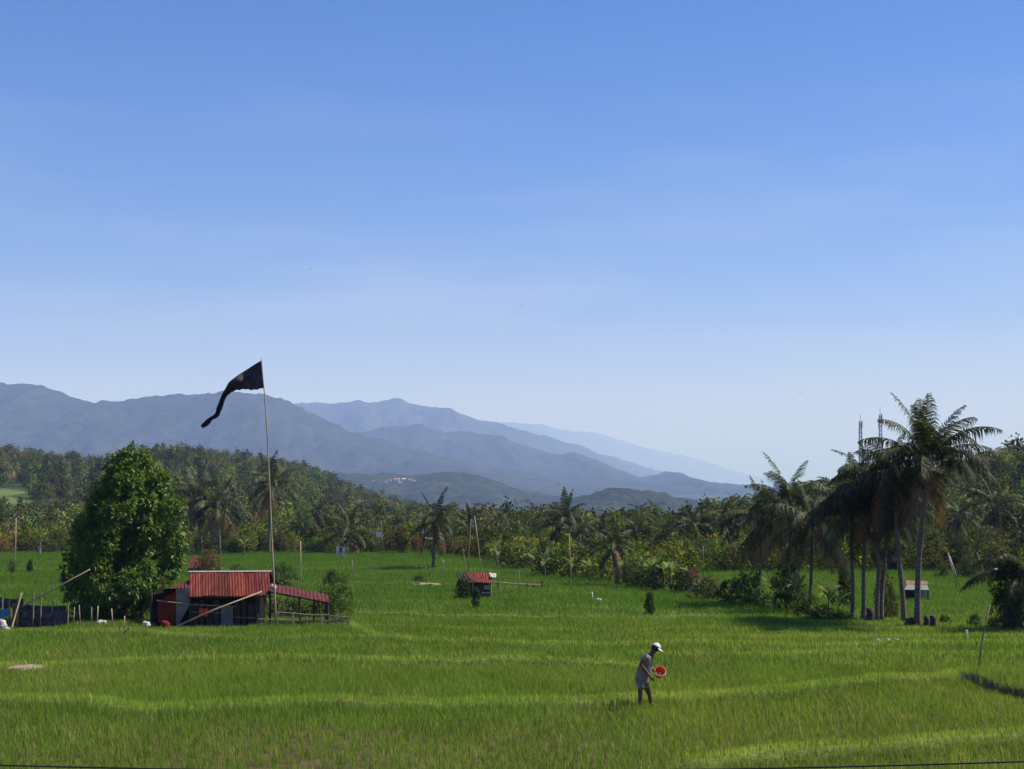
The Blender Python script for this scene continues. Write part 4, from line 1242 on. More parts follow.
# bamboo fence right of the hut
fb = hit(300, 628)
fence = thing('bamboo_fence', 'old bamboo rail fence running right from the hut under the lean-to', 'fence', fb)
for k, px in enumerate((257, 277, 292, 306, 321, 336, 349)):
    p = hit(px, 628.5 - (k % 2)); MB().tube([p - Vector((0, 0, .15)), p + Vector((.03, 0, .66 if k < 6 else .45))], .035, 6).build('post', M['oldbamboo'], fence)
for ra, rb in (((258, 619), (350, 622)), ((276, 612), (350, 617)), ((258, 624), (349, 626)), ((274, 615.5), (330, 614.5)), ((300, 621), (352, 619.5))):
    a, b = P(*ra, fb.y - .06), P(*rb, fb.y - .02)
    MB().tube([a, a.lerp(b, .5) + Vector((0, .03, -.03)), b], .028, 6).build('rail', M['oldbamboo'], fence)

# ------------------------------------------------------------------ flagpole and flag
fp = hit(276, 627); fd = fp.y - .9
fp = Vector((P(276, 630, fd).x, fd, float(G(P(276, 630, fd).x, fd))))
pts = [fp - Vector((0, 0, .2))] + [P(*q, fd) for q in ((275, 600), (273.4, 570), (271.5, 535), (269.8, 490), (267.5, 440), (264.6, 395), (262.2, 370), (261.3, 357.5))]
pole('flagpole', 'very tall thin bamboo flagpole rising from the hut fence', 'pole', pts, .048, M['bamboo'], None, .02)
top = [(262, 360), (256, 363.5), (249, 368), (242, 372.5), (235, 377), (229, 382), (226, 387), (222.5, 393), (219.5, 400), (216.5, 408), (215.5, 413), (210, 417), (205, 421), (200, 425.5)]
bot = [(264, 387.5), (258, 389.5), (250, 390), (243, 389), (236, 390.5), (229, 393.5), (226, 398), (223.5, 404), (222, 410), (219, 415.5), (216, 418.5), (212, 421), (208, 425), (203.5, 429)]
vs = []; fs = []; nv = 8
T_ = resample(top, 40); B_ = resample(bot, 40)
for side in (0, 1):
    for i in range(40):
        u = i / 39
        for j in range(nv + 1):
            v = j / nv
            px = T_[i, 0] * (1 - v) + B_[i, 0] * v; row = T_[i, 1] * (1 - v) + B_[i, 1] * v
            dy = .28 * math.sin(u * 13 + v * 2.2) * min(1, u * 3) + .16 * math.sin(v * 7 + u * 6) * min(1, u * 2) + u * .5 + .12 * math.sin(u * 31 + v * 3) * min(1, u * 2)
            vs.append(P(px, row + (.5 + .5 * v) * math.sin(u * 40 + v * 9) * u + .5 * math.sin(u * 87) * (v > .9), fd + dy + side * .01))
mth = 40 * (nv + 1)
for i in range(39):
    for j in range(nv):
        k = i * (nv + 1) + j
        fs.append((k, k + 1, k + nv + 2, k + nv + 1)); fs.append((mth + k, mth + k + nv + 1, mth + k + nv + 2, mth + k + 1))
m = MB(); m.add(vs, fs); o = m.build('flag', M['flag'], None, True, P(262, 374, fd)); tag(o, 'long torn black pennant flying left from the tall flagpole', 'flag')

# ------------------------------------------------------------------ net pen on the far left
pb = hit(40, 627)
pen = thing('net_pen', 'ramshackle pen of black shade net on sticks at the left edge', 'pen', pb)
pen_y = pb.y
for px, tp, dy in ((2, 596, 0), (9, 600, .8), (33, 592, 0), (40.5, 593, 0), (67.5, 605, .1), (52, 602, 1.5), (16, 606, 0)):
    a = P(px, 629, pen_y + dy); a = Vector((a.x, a.y, float(G(a.x, a.y)) - .1))
    MB().tube([a, P(px + .6, tp, pen_y + dy)], .04, 6).build('stake', M['oldbamboo'], pen)
for a, b, tr, dr, dy in ((18, 41, 610, .85, 0), (40, 67, 609, .75, 0), (0, 24, 597, .5, 1.0), (22, 66, 604, .55, 1.6)):
    drape('net', None, None, P(a, tr, pen_y + dy + .05), P(b, tr + 1.5, pen_y + dy + .05), dr, M['net'], a, .07, pen)
tb_ = drape('tarpaulin', 'blue tarpaulin sheet hung on the pen at the left frame edge', 'tarpaulin', P(-6, 607.5, pen_y - .1), P(9, 608.5, pen_y - .1), .42, M['blue'], 3, .03)
lump('sack', 'white sack standing in front of the blue tarpaulin', 'sack', hit(2, 629), .2, .18, .26, M['whitepaint'], 12)
drape('old_cloth', 'brown cloth hanging on the slanting stake of the pen', 'cloth', P(13, 604, pen_y - .2), P(19, 599, pen_y - .2), 1.15, M['rust'], 2, .05)
pole('bamboo_stake', 'thick grey stake slanting over the brown cloth at the pen', 'stake', [hit(11, 631), P(16, 612, pen_y - .3), P(21.5, 592.5, pen_y - .25)], .05, M['oldbamboo'])
lump('sack', 'small white bag at the foot of the slanting grey stake', 'sack', hit(6, 632.5), .2, .13, .14, M['whitepaint'], 15)
pole('bamboo_pole', 'long pale bamboo pole slanting from the net pen up into the big leafy tree', 'pole', [P(23, 606, pen_y - .4), P(55, 588.5, pen_y - .6), P(90, 569.5, pen_y - .8)], .045, M['bamboo'], None, .03)
for k, (px, tp, row) in enumerate(((80.5, 605, 628), (91.5, 607, 627), (96.5, 606, 628), (113, 608.5, 627), (124.5, 616, 631), (73, 607, 628))):
    b = hit(px, row)
    pole('fence_stake', ['stake right of the pen net', 'dark thin stake under the big tree, leaning', 'pale stake under the left branches of the big tree', 'pale stake under the middle of the big tree', 'short white stake near the hut side of the big tree', 'stake close behind the right net of the pen'][k], 'stake',
         [b - Vector((0, 0, .1)), P(px + (k % 3 - 1) * 1.5, tp, b.y)], .026, M['bamboo'] if k in (2, 3, 4) else M['oldbamboo'], 'stakes under the big leafy tree')

# small red roofed shed behind the hut, left
b = hit(197, 574)
sh = thing('small_shed', 'small shed with faded red roof showing between the big tree and the hut roof', 'shed', b); q = b.y
m = MB(); m.sheet(P(193, 555, q + 1.2), P(203, 559, q + 1.2), P(205, 567, q - .6), P(186, 566, q - .6), 6, .02, 1); m.build('roof', M['darkroof'], sh)
m = MB(); c = P(196, 567, q + .3); m.box(c.x, q + .3, (c.z + b.z) / 2 - .1, 1.3, 1.4, c.z - b.z); m.build('wall', M['rust'], sh)
rb = thing('flowering_bush', 'bush with red flowers behind the hut roof', 'bush', hit(210, 577))
V, f, c = leaf_cloud(91, crown_lobes(9, 'shrub', 2.6, 2.4, .05), 700, .3, tone='olive'); c[::2] = np.where(rng.random((len(c[::2]), 1)) < .35, np.array([[.22, .03, .025]]), c[::2])
link('crown', np_mesh('crown', V, f, c), M['leaf'], rb).scale = (1, 1, 1.0)

# ------------------------------------------------------------------ the small hut in the middle
b = hit(482, 598); q = b.y
sm = thing('field_hut', 'small field hut with bright red roof alone in the middle of the paddies', 'hut', b)
m = MB(); m.sheet(P(464, 572.5, q + 1.3), P(493, 572.5, q + 1.3), P(491.5, 583, q - .35), P(472.5, 581.5, q - .35), 10, .02, 2, (1.15, 1.1, 1.1), .02); m.build('roof', M['redroof'], sm)
m = MB(); m.sheet(P(489, 572.3, q + 1.32), P(496.5, 573.5, q + 1.3), P(496, 577.5, q + .2), P(490.5, 577, q + .2), 2, .015, 1); o = m.build('roof_sheet', M['concrete'], sm); o['label'] = 'pale loose roof sheet'
m = MB(); m.sheet(P(456, 573.5, q + 1.3), P(466, 572, q + 1.3), P(474, 580, q), P(459, 583, q), 4, .02, 1); o = m.build('side_roof', M['darkwood'], sm); o['label'] = 'dark thatched side roof'
c = P(474, 582, q + .3); m = MB(); m.sheet(c, P(490, 583, q + .3), P(490, 599.5, q + .3), P(474, 599.5, q + .3), 0, 0, 1)
m.sheet(c, P(460, 583, q + .6), P(460, 598, q + .6), P(474, 599.5, q + .3), 0, 0, 1); m.sheet(P(490, 583, q + .3), P(490.5, 579, q + 1.4), P(490.5, 598, q + 1.4), P(490, 599, q + .3), 0, 0, 1)
m.build('wall', M['darkwood'], sm)
m = MB(); m.sheet(P(484, 585, q + .27), P(490, 585, q + .27), P(490, 589.5, q + .27), P(484, 589.5, q + .27), 0, 0, 1); o = m.build('wall_board', M['concrete'], sm); o['label'] = 'pale board on the front'
m = MB(); m.sheet(P(482, 592, q + .26), P(489.5, 592, q + .26), P(489.5, 594, q + .26), P(482, 594, q + .26), 0, 0, 1); m.build('wall_board', M['concrete'], sm)
for px in (473, 490.8):
    p = P(px, 598, q - .2); MB().tube([Vector((p.x, p.y, float(G(p.x, p.y)) - .1)), P(px, 582, q - .2)], .05, 6).build('post', M['oldbamboo'], sm)
def vpole(label, pts, row, r=.045, mat='oldbamboo', name='bamboo_pole', cat='pole', d=None, group=None, up=None):
    """pts are pixels from foot to tip; the foot stands on the ground seen at (px, row)"""
    b = hit(pts[0][0], row) if d is None else at(pts[0][0], d)
    return pole(name, label, cat, [b - Vector((0, 0, .15))] + [P(x, y, b.y) for x, y in pts[1:]], r * .7, M[mat], group)
vpole('dark pole standing behind the left side of the small hut', [(467, 590), (469, 550), (471, 519)], 590, .05)
vpole('pale pole leaning behind the right side of the small hut', [(483, 590), (479, 550), (474.5, 516)], 590, .05, 'bamboo')
vpole('thin twig pole leaning left behind the small hut', [(468, 590), (466, 570), (463, 548)], 590, .035)

# poles, flags and scarecrows over the far paddies
def flag_small(label, px, row, w_, h_, d, mat):
    a = P(px, row, d); s = d / F
    return drape('flag', label, 'flag', a + Vector((-w_ * s, 0, -.1)), a, h_ * s, M[mat], px, .04)
b = hit(383, 556); vpole('pole carrying the small white flag over the far paddy', [(383, 556), (382.5, 540), (381, 521)], 556, .06)
flag_small('small white and dark flag on its pole over the far paddy', 381.5, 531, 5.5, 5, b.y, 'white')
vpole('tall pale pole at the paddy edge left of the lone palm', [(423.5, 555), (423, 545), (423, 530)], 556, .07, 'bamboo')
vpole('second pole at the paddy edge left of the lone palm', [(432.5, 556), (432, 545), (432, 534)], 557, .06, 'bamboo')
d_ = hit(428, 556).y; pole('bamboo_rail', 'short pale rail tied between the two poles left of the lone palm', 'rail', [P(423, 538, d_), P(433, 539, d_)], .09, M['white'])
vpole('first of two crossed sticks below the lone palm', [(440, 576), (442, 568), (444.5, 560)], 576, .04, 'bamboo')
vpole('second of two crossed sticks below the lone palm', [(446.5, 576), (444, 568), (441.5, 558)], 576, .04, 'bamboo')
vpole('thin pole beside the pale soil patch in the middle paddy', [(425.5, 585), (425.5, 575), (426, 566)], 585, .03)
vpole('thin post in the paddy behind the bush at the fence end', [(353, 577), (353, 570), (352, 560)], 577, .05)
vpole('tall thin bamboo pole standing behind the lean-to', [(301, 600), (300.7, 570), (300.5, 541)], 600, .05, 'bamboo')
vpole('tall bamboo pole standing in the left paddy', [(15, 574), (15.5, 550), (16, 518)], 574, .06, 'bamboo')
vpole('tall pale topped pole right of the tall middle palm', [(571.5, 592), (571, 575), (569, 533)], 592, .04, 'bamboo')
vpole('thin bare pole between the middle palms and small hut', [(519, 590), (519, 580), (519, 571)], 590, .05)
vpole('small white stick in the paddy below the shaggy palm', [(592.5, 601), (592.5, 597), (592, 592)], 601, .05, 'white')
lump('plastic_bag', 'white plastic bag in the paddy below the shaggy palm', 'bag', hit(597.5, 601.5), .28, .2, .12, M['whitepaint'], 3)
b = hit(517, 588)
rk = thing('low_rail', 'low bamboo rail with dark posts in the paddy right of the small hut', 'rail', b)
MB().tube([P(493, 582, b.y), P(518, 584, b.y), P(543, 585, b.y)], .05, 6).build('rail', M['bamboo'], rk)
for px, tp in ((498, 582), (527, 584), (534, 585), (542, 581)):
    p = hit(px, 589); MB().tube([p - Vector((0, 0, .1)), P(px, tp, p.y)], .06, 6).build('post', M['darkwood'], rk)
def scarecrow(px, row, top, label, mat, lean=0):
    b = hit(px, row); t = thing('scarecrow', label, 'scarecrow', b); d = b.y
    MB().tube([b - Vector((0, 0, .1)), P(px + lean, top, d)], .035, 6).build('stick', M['oldbamboo'], t)
    MB().tube([P(px + lean - 4, top + 3, d), P(px + lean + 4, top + 3.4, d)], .03, 6).build('crossbar', M['oldbamboo'], t)
    drape('cloth', None, None, P(px + lean - (1.2 if mat == 'blue' else 1.9), top + 3, d - .03), P(px + lean + 1.2, top + 3, d - .03), (row - top - 5) * d / F, M[mat], px, .07, t)
scarecrow(338, 557, 543, 'left one of two white cloth scarecrows beyond the hut', 'white')
scarecrow(345, 558, 544, 'right one of two white cloth scarecrows beyond the hut', 'white', -.6)
scarecrow(40, 555, 543, 'small pale scarecrow at the far edge of the left paddy', 'whitepaint')
pole('bamboo_pole', 'bare slanting branch propped above the two white scarecrows', 'pole', [hit(333, 556) + Vector((0, .3, 0)), P(339, 546, hit(333, 556).y + .3), P(346, 538, hit(333, 556).y + .3)], .05, M['oldbamboo'])
lump('soil_mound', 'pale heap of dry soil in the middle paddy left of the small hut', 'mound', hit(427, 586), 1.1, .7, .16, M['soil'], 2)
lump('soil_mound', 'pale flat heap of dry soil on the field bank at the left', 'mound', hit(28, 671), .66, .5, .09, M['soil'], 5)
lump('soil_mound', 'low dry soil ridge on the field bank right of the pale heap', 'mound', hit(68, 671.5), .5, .2, .05, M['soil'], 8)

# the kiosk with a red pyramid roof
b = hit(692, 592); q = b.y
kk = thing('garden_pavilion', 'little pavilion with faded red pyramid roof among the bank bushes', 'pavilion', b)
ap = P(692, 567, q); ez = P(692, 577.5, q).z; s = 7 * q / F
m = MB(); m.add([ap] + [Vector((ap.x + dx * s, q + dy * s, ez)) for dx, dy in ((-1, -1), (1, -1), (1, 1), (-1, 1))], [(0, 1, 2), (0, 2, 3), (0, 3, 4), (0, 4, 1), (4, 3, 2, 1)]); m.build('roof', M['darkroof'], kk)
for dx, dy in ((-.75, -.75), (.75, -.75), (.75, .75), (-.75, .75)):
    p = Vector((ap.x + dx * s, q + dy * s, 0)); MB().tube([Vector((p.x, p.y, float(G(p.x, p.y)) - .1)), Vector((p.x, p.y, ez))], .07, 6).build('post', M['bamboo'], kk)
m = MB(); m.box(ap.x, q, ez - .75, s * 1.2, s * 1.2, .5); m.build('wall', M['concrete'], kk)
vpole('thin post standing among the trees right of the pyramid roof', [(703, 585), (703, 560), (703, 546)], 585, .06, 'oldbamboo', 'post', 'post')

# ------------------------------------------------------------------ right hand fields
b = hit(917, 600); q = b.y
ws = thing('paddy_shed', 'small open shed with whitish sheet roof seen between the tallest palm trunks', 'shed', b)
m = MB(); m.sheet(P(907, 584.5, q + 1.2), P(927, 584.8, q + 1.2), P(929.5, 590, q - .4), P(904.5, 589.6, q - .4), 0, 0, 2); m.build('roof', M['greysheet'], ws)
m = MB(); m.sheet(P(906, 580.5, q + 2.3), P(927, 581, q + 2.3), P(928, 584.2, q + 1.4), P(906, 584, q + 1.4), 0, 0, 1); o = m.build('rear_roof', M['rust'], ws); o['label'] = 'rusty rear roof sheet'
m = MB(); m.sheet(P(918, 590, q), P(926, 590, q), P(926, 601, q), P(918, 601, q), 0, 0, 1); m.build('wall', M['concrete'], ws)
m = MB(); m.sheet(P(905, 590, q + .5), P(918, 590, q + .5), P(918, 601, q + .5), P(905, 601, q + .5), 0, 0, 1); o = m.build('wall', M['darkwood'], ws); o['label'] = 'dark sheet standing in for the shaded open side'  # solid dark sheet gives the shade inside the open side
for px in (905.5, 918, 928):
    p = P(px, 600, q - .3); MB().tube([Vector((p.x, p.y, float(G(p.x, p.y)) - .1)), P(px, 589.5, q - .3)], .06, 6).build('post', M['darkwood'], ws)
d_ = hit(959, 588).y
pole('bamboo_pole', 'left one of two long bamboo poles leaning together in the right paddy', 'pole', [hit(957, 588), P(948, 553, d_)], .05, M['bamboo'])
pole('bamboo_pole', 'right one of two long bamboo poles leaning together in the right paddy', 'pole', [hit(960.5, 588), P(949.5, 556, d_ + .3)], .05, M['bamboo'])
pole('bamboo_pole', 'single leaning bamboo pole near the big olive tree at right', 'pole', [hit(989, 587), P(977, 553, d_ + .2)], .05, M['bamboo'])
lump('white_cloth', 'white rag caught in the branches of the big olive tree at right', 'cloth', P(996, 571, hit(989, 587).y), .2, .18, .12, M['whitepaint'], 7)
def stump(px, row, top, r, label, lean=0):
    b = hit(px, row); t = P(px + lean, top, b.y); m = MB()
    m.tube([b - Vector((0, 0, .1)), b.lerp(t, .3), b.lerp(t, .7) + Vector((.04, 0, 0)), t], [r * 1.3, r, r * .95, r * .8], 8)
    o = m.build('stump', M['darkwood'], None, True, b); return tag(o, label, 'stump')
stump(869.5, 624, 608, .2, 'thick dark stump between the slender curved palm and twin trunks')
stump(926, 629, 616, .14, 'left one of two withered banana stumps right of the tallest palm')
stump(933, 629.5, 615.5, .15, 'right one of two withered banana stumps right of the tallest palm', -.8)
stump(909, 628, 618, .22, 'short dark stump at the foot of the pale slender palm')
b = hit(967, 640.5); m = MB(); m.box(b.x, b.y, b.z + .17, .085, .07, .46, .4); o = m.build('marker_post', M['white'], None, False, b); tag(o, 'short white marker post on the field bank at right', 'post')
vpole('thin stick standing left of the white marker post', [(961, 634), (961, 628), (960.5, 622)], 634, .025)
b = hit(886, 642.5); m = MB(); m.sheet(b + Vector((-.5, 0, .16)), b + Vector((.55, .06, .17)), b + Vector((.55, -.1, .05)), b + Vector((-.5, -.12, .06)), 3, .02, 2); o = m.build('plastic_strip', M['whitepaint'], None, False, b); tag(o, 'white plastic strip lying on the bank below the grove', 'plastic strip')
vpole('dark crooked bamboo stake leaning right on the terrace at the right', [(977.5, 670), (981.5, 645), (984, 630), (990, 604.5)], 670, .035, 'oldbamboo', 'bamboo_stake', 'stake')

# ------------------------------------------------------------------ lattice masts on the right hill
def mast(px, top, row, d, label, seg):
    b = at(px, d); tz = P(px, top, d).z; t = thing('radio_mast', label, 'mast', b - Vector((0, 0, .5)))
    hgt = tz - b.z; m = MB(); w0, w1 = .7, .3
    c = lambda i, u: Vector((b.x + (-1, 1, 1, -1)[i] * (w0 + (w1 - w0) * u), b.y + (-1, -1, 1, 1)[i] * (w0 + (w1 - w0) * u), b.z - .5 + hgt * u))
    for i in range(4): m.tube([c(i, 0), c(i, 1)], .09, 5)
    n = 22
    for k in range(n):
        for i in range(4): m.tube([c(i, k / n), c((i + 1) % 4, (k + 1) / n)], .06, 4); m.tube([c(i, k / n), c((i + 1) % 4, k / n)], .06, 4)
    m.build('lattice', M['steel'], t)
    for j in range(seg):
        a = j * 2 * PI / seg; MB().box(b.x + math.cos(a) * .5, b.y + math.sin(a) * .5, tz - 1.3 - (j % 2) * 2.4, .3, .25, 2.0, a).build('antenna', M['steel'], t)
    MB().tube([Vector((b.x, b.y, tz - .6)), Vector((b.x, b.y, tz + 2))], .07, 5).build('spike', M['steel'], t)
mast(860.5, 420, 500, 440, 'grey lattice radio mast rising left of the tallest palm crown', 3)
mast(880.5, 413, 500, 450, 'thin grey mast half hidden behind the tallest palm fronds', 2)

# ------------------------------------------------------------------ villages far off in the valley
from mathutils.bvhtree import BVHTree
foot = [o for o in SC.objects if o.get('label', '').startswith('wooded foothill')][0]
trees_ = [BVHTree.FromPolygons([v.co[:] for v in o.data.vertices], [p.vertices[:] for p in o.data.polygons]) for o in (foot,)]
def far_hit(px, row):
    rx, rz = ray(px, row); d = Vector((rx, 1, rz)); 
    h = trees_[0].ray_cast(Vector((0, 0, CAMZ)), d.normalized(), 9000)
    if h[0] is not None: return h[0]
    for y in np.arange(1500, 9000, 20):
        if CAMZ + rz * y < float(hills(np.array(rx * y), np.array(y))): return Vector((rx * y, y, float(hills(np.array(rx * y), np.array(y)))))
    return Vector((rx * 3400, 3400, -50))
rh = random.Random(4)
def house(px, row, wpx, label, group, pale=False):
    p = far_hit(px, row); w_ = .72 * wpx * p.y / F; dpt = w_ * .7; h = w_ * .28
    t = thing('village_house', label, 'house', p - Vector((0, 0, 1)), group); b = p
    m = MB(); m.box(b.x, b.y, b.z + h * .5 - .5, w_, dpt, h + 1); m.build('wall', M['housewall'], t)
    z = b.z + h + .02; v = [Vector((b.x + sx * w_ * .56, b.y + sy * dpt * .6, z)) for sx, sy in ((-1, -1), (1, -1), (1, 1), (-1, 1))] + [Vector((b.x + sx * w_ * .5, b.y, z + h * .9)) for sx in (-1, 1)]
    m = MB(); m.add(v, [(0, 1, 5, 4), (1, 2, 5), (2, 3, 4, 5), (3, 0, 4), (3, 2, 1, 0)]); m.build('roof', M['housewall'] if pale else M['tile'], t)
vl = ['leftmost red roof of the distant village on the foothill', 'second red roof from the left in the foothill village', 'largest red roof in the middle of the foothill village', 'pale roofed house right of the largest roof in the foothill village', 'red roof low in the foothill village', 'red roof at the upper right of the foothill village', 'rightmost red roof of the foothill village', 'lone house left of the foothill village']
for (px, row, w_), lb in zip([(386, 482.5, 4), (390, 481, 4), (397, 481, 8), (404, 480, 5), (400, 483.5, 6), (410, 480.5, 5), (414, 482, 5), (374, 481.5, 4)], vl):
    house(px, row, w_, lb, 'houses of the foothill village', 'pale' in lb)
vl = ['left end red roof of the village on the plain', 'long red roof in the middle of the village on the plain', 'pale house in the village on the plain', 'red roof right of middle in the village on the plain', 'right end red roof of the village on the plain']
for (px, row, w_), lb in zip([(576, 503.5, 5), (583, 504, 8), (587, 506, 4), (591, 503.5, 5), (597, 504, 5)], vl):
    house(px, row, w_, lb, 'houses of the village on the plain', 'pale' in lb)

# small cumulus-free sky: three swallows in flight
for px, row, d, lb in ((310, 269, 190, 'tiny dark bird high in the sky right of the flag'), (522, 306, 170, 'tiny dark bird in the sky above the middle of the mountains'), (800, 393, 200, 'tiny dark bird in the sky left of the palm grove')):
    p = P(px, row, d); t = thing('bird', lb, 'bird', p)
    m = MB(); m.tube([p + Vector((-.1, 0, 0)), p + Vector((-.02, 0, .01)), p + Vector((.06, 0, .01)), p + Vector((.11, 0, .02))], [.008, .03, .028, .006], 7)
    m.tube([p + Vector((-.09, 0, 0)), p + Vector((-.17, 0, -.01))], [.012, .02], 5)
    for sg in (-1, 1):
        m.add([p + Vector((.05, 0, .02)), p + Vector((-.03, 0, .02)), p + Vector((-.05, sg * .1, .06)), p + Vector((.04, sg * .09, .065)), p + Vector((-.07, sg * .2, .03)), p + Vector((.05, 0, .01)), p + Vector((-.03, 0, .01))], [(0, 1, 2, 3), (3, 2, 4), (5, 3, 2, 6)])
    m.build('body', M['hair'], t)

# ------------------------------------------------------------------ power cable along the road, sagging through the bottom of the view
cab = []
for i in range(61):
    u = i / 60; px = -260 + 1600 * u; d = 19.5 - 3.0 * u
    row = 771.34 - 2.99e-5 * (px - 450) ** 2
    cab.append(P(px, row, d))
pole('power_cable', 'black power cable sagging just below the camera along the bottom edge', 'cable', cab, .011, M['cable'])

# ================================================================== the farmer
fpos = hit(646, 709)
S = fpos.y / F
def J(px, row, dy=0.0): return P(px, row, fpos.y + dy)
def skin(name, nodes, edges, mat, parent, sub=2, root=0, cutz=None):
    me = bpy.data.meshes.new(name); off = parent.location if parent else Vector((0, 0, 0))
    q = parent
    off = Vector((0, 0, 0))
    while q is not None: off = off + q.location; q = q.parent
    me.from_pydata([tuple(Vector(n[0]) - off) for n in nodes], edges, [])
    o = bpy.data.objects.new(name, me); COL.objects.link(o)
    md = o.modifiers.new('skin', 'SKIN'); md.use_smooth_shade = True
    for i, n in enumerate(nodes):
        r = n[1]; me.skin_vertices[0].data[i].radius = (r, r) if isinstance(r, (int, float)) else r
        me.skin_vertices[0].data[i].use_root = (i == root)
    s = o.modifiers.new('sub', 'SUBSURF'); s.levels = sub; s.render_levels = sub
    dg = bpy.context.evaluated_depsgraph_get(); dg.update()
    m2 = bpy.data.meshes.new_from_object(o.evaluated_get(dg))
    bpy.data.objects.remove(o)
    m2.materials.clear(); m2.polygons.foreach_set('use_smooth', np.ones(len(m2.polygons), bool))
    return link(name, m2, mat, parent)

pr = thing('person', 'farmer in white cap, grey shirt and pale shorts stooping in the rice field', 'person', fpos)
pel = J(641.5, 680.5); waist = J(643.5, 672); chest = J(647.4, 661); neck = J(651.4, 653.8); hd0 = J(654.8, 649.6); hd1 = J(656.9, 646.8)
nsh = J(645.8, 656.0, -.19); nel = J(640.8, 665.0, -.30); nwr = J(650.2, 676.4, -.27)
fsh = J(650, 656.5, .19); fel = J(651.5, 667.5, .27); fwr = J(655.6, 672.6, .12)
nhip = J(640.5, 682, -.09); nkn = J(640.5, 694, -.12); nan = J(639.4, 706, -.12)
fhip = J(643.5, 682, .1); fkn = J(649.0, 692.5, .14); fan = J(651.2, 704, .18)
def toe(a, l=.15): return a + Vector((l, -.03, -.05))
nodes = [(pel, .10), (waist, (.105, .12)), (chest, (.12, .145)), (neck, .062), (hd0, .078), (hd1, .088),
         (nsh, .062), (nel, .045), (nwr, .03), (fsh, .062), (fel, .045), (fwr, .03),
         (nhip, .095), (nkn, .062), (nan, .042), (toe(nan), .034), (fhip, .095), (fkn, .062), (fan, .042), (toe(fan), .034)]
def hand(wr, dr, side, curl):
    """palm and five curled fingers growing on from the wrist"""
    dr = dr.normalized(); sd = dr.cross(side).normalized(); nodes_, edges_ = [], []
    base = len(nodes); wi = [i for i, n in enumerate(nodes) if n[0] == wr][0]
    palm = wr + dr * .055; nodes.append((palm, .027)); edges.append((wi, base))
    for k, (off, l) in enumerate(((-.028, .062), (-.01, .072), (.010, .068), (.028, .054))):
        a = palm + dr * .03 + sd * off; b_ = a + dr * l * .55 + side * curl * .02; c_ = b_ + (dr * .4 + side * curl).normalized() * l * .45
        i = len(nodes); nodes.extend([(a, .0105), (b_, .0092), (c_, .0075)]); edges.extend([(base, i), (i, i + 1), (i + 1, i + 2)])
    a = wr + dr * .035 - sd * .034; b_ = a + (dr * .7 - sd * .6 + side * .3).normalized() * .035; c_ = b_ + (dr * .9 + side * .4).normalized() * .028
    i = len(nodes); nodes.extend([(a, .012), (b_, .0105), (c_, .009)]); edges.extend([(base, i), (i, i + 1), (i + 1, i + 2)])
edges = [(0, 1), (1, 2), (2, 3), (3, 4), (4, 5), (2, 6), (6, 7), (7, 8), (2, 9), (9, 10), (10, 11), (0, 12), (12, 13), (13, 14), (14, 15), (0, 16), (16, 17), (17, 18), (18, 19)]
hand(nwr, nwr - nel, Vector((.2, .8, -.3)).normalized(), .8)
hand(fwr, Vector((.75, -.45, .1)), Vector((0, -.3, -1)).normalized(), 1.0)
body = skin('body', nodes, edges, M['skin'], pr, 2)
# face: nose, eyes, ears follow the bent head
hdir = (hd1 - neck).normalized(); fwd = Vector((.86, -.10, -.42)).normalized(); sidev = fwd.cross(hdir).normalized(); upv = sidev.cross(fwd).normalized()
hc = hd0.lerp(hd1, .55)
fm = MB()
fm.tube([hc + fwd * .075 + upv * .02, hc + fwd * .105 - upv * .022, hc + fwd * .09 - upv * .035], [.010, .016, .012], 6); fm.build('nose', M['skin'], pr, True)
for sg in (-1, 1):
    MB().tube([hc + fwd * .076 + sidev * .032 * sg + upv * .012, hc + fwd * .090 + sidev * .032 * sg + upv * .012], [.013, .008], 8).build('eye', M['eye'], pr, True)
    MB().tube([hc + sidev * .082 * sg - fwd * .012 + upv * .025, hc + sidev * .092 * sg - fwd * .02, hc + sidev * .082 * sg - fwd * .012 - upv * .03], [.012, .02, .01], 6).build('ear', M['skin'], pr, True)
MB().tube([hc + fwd * .083 - upv * .052 + sidev * .024, hc + fwd * .09 - upv * .05, hc + fwd * .083 - upv * .052 - sidev * .024], .007, 6).build('mouth', M['redwall'], pr, True)
def ball(name, c, ax, mat, parent, cut=None, un=upv, sub=3):
    """an ellipsoid along (fwd, side, up) axes, cut off below a level"""
    bm = bmesh.new(); bmesh.ops.create_icosphere(bm, subdivisions=sub, radius=1)
    if cut is not None:
        bmesh.ops.delete(bm, geom=[v for v in bm.verts if v.co.z < cut], context='VERTS')
    off = parent.location
    for v in bm.verts: v.co = c + fwd * v.co.x * ax[0] + sidev * v.co.y * ax[1] + un * v.co.z * ax[2] - off
    me = bpy.data.meshes.new(name); bm.to_mesh(me); bm.free(); me.polygons.foreach_set('use_smooth', np.ones(len(me.polygons), bool))
    return link(name, me, mat, parent)
ball('hair', hc - fwd * .018 + upv * .005, (.098, .098, .108), M['hair'], pr, -.75)
cap = ball('cap', hc + upv * .02 - fwd * .004, (.112, .106, .112), M['cap'], pr, .02)
bv = []; bf = []; nn = 12
for z in (0, 1):
    for i in range(nn + 1):
        a = -1.15 + 2.3 * i / nn
        for r in (.1, .145, .19):
            bv.append(hc + upv * (.024 - (r - .1) * .35 + z * .007) + fwd * math.cos(a) * r * (1.0 if r > .1 else 1) + sidev * math.sin(a) * min(r, .125))
for i in range(nn):
    for j in range(2):
        k_ = i * 3 + j; bf.append((k_, k_ + 3, k_ + 4, k_ + 1)); k_ += (nn + 1) * 3; bf.append((k_, k_ + 1, k_ + 4, k_ + 3))
m = MB(); m.add(bv, bf); m.build('cap_brim', M['cap'], cap, True)
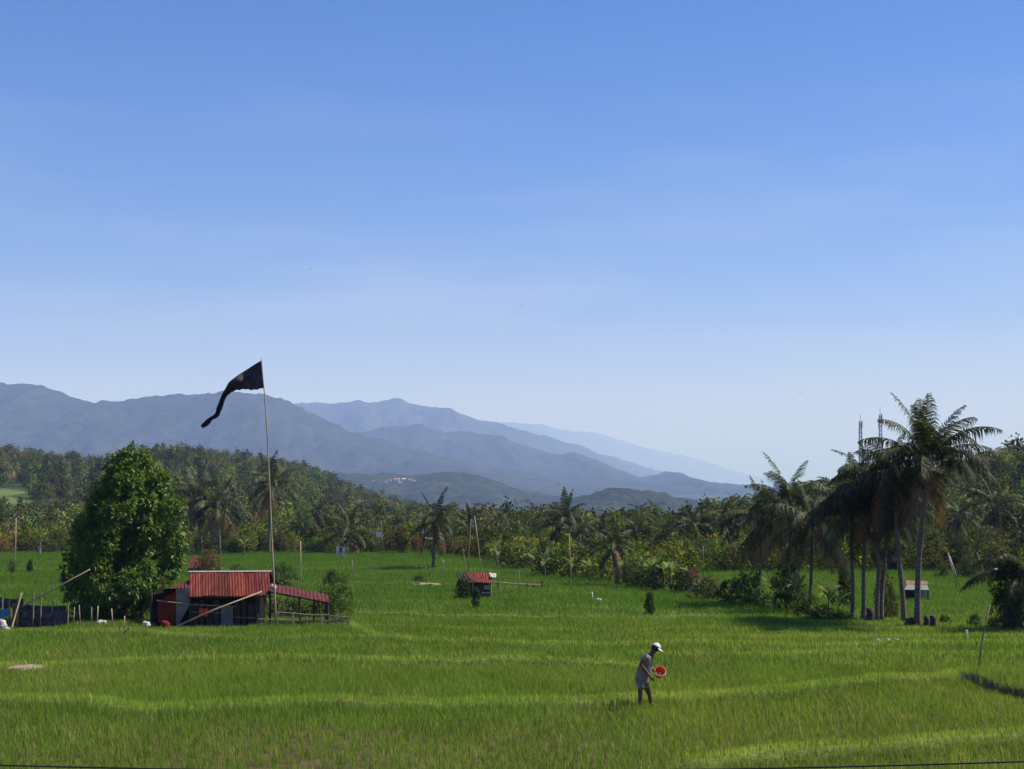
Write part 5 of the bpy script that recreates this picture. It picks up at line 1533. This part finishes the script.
# shirt with short sleeves, shorts
sn = [(J(641.2, 684), (.185, .19)), (J(641.9, 680.5), (.185, .19)), (J(643.9, 672), (.18, .185)), (J(647.8, 662), (.172, .18)), (J(650.3, 656.0), .10), (J(645.9, 656.2, -.19), .082), (nsh.lerp(nel, .62), .072), (J(650, 656.7, .19), .082), (fsh.lerp(fel, .6), .072)]
skin('shirt', sn, [(0, 1), (1, 2), (2, 3), (3, 4), (3, 5), (5, 6), (3, 7), (7, 8)], M['shirt'], pr, 2)
sn = [(J(641.8, 679.5), .118), (nhip, .112), (nhip.lerp(nkn, .3), .106), (nhip.lerp(nkn, .62), .102), (fhip, .112), (fhip.lerp(fkn, .3), .104), (fhip.lerp(fkn, .58), .1)]
skin('shorts', sn, [(0, 1), (1, 2), (2, 3), (0, 4), (4, 5), (5, 6)], M['shorts'], pr, 2)

# the bucket, tilted towards the road, held by its rim in the far hand
bc = J(660.3, 671.3, .04); ax = Vector((.10, -.83, .55)).normalized()
bk = thing('bucket', 'bright red plastic bucket held tilted in the hand of the farmer', 'bucket', bc)
u1 = ax.cross(Vector((0, 0, 1))).normalized(); u2 = u1.cross(ax)
def ring(c, r, n=28): return [c + (u1 * math.cos(2 * PI * k / n) + u2 * math.sin(2 * PI * k / n)) * r for k in range(n)]
prof = [(-.2, 0.001), (-.2, .095), (0, .132), (.0, .126), (-.193, .09), (-.193, .001)]
vs = []; fs = []
for z, r in prof: vs += ring(bc + ax * z, r)
for i in range(len(prof) - 1):
    for k in range(28): fs.append((i * 28 + k, i * 28 + (k + 1) % 28, (i + 1) * 28 + (k + 1) % 28, (i + 1) * 28 + k))
m = MB(); m.add(vs, fs); m.build('body', M['bucket'], bk, True)
m = MB(); m.tube(ring(bc, .134) + [ring(bc, .134)[0]], .0085, 7); m.build('rim', surf('pale red rim', (.72, .16, .10), (.78, .2, .13), 5, .35, .5), bk, True)
m = MB(); m.tube([bc + u1 * .132 * math.cos(a) + u2 * (-.0 - .13 * math.sin(a)) + ax * (.05 * math.sin(a)) for a in [PI * i / 14 for i in range(15)]], .005, 6); m.build('handle', M['steel'], bk, True)
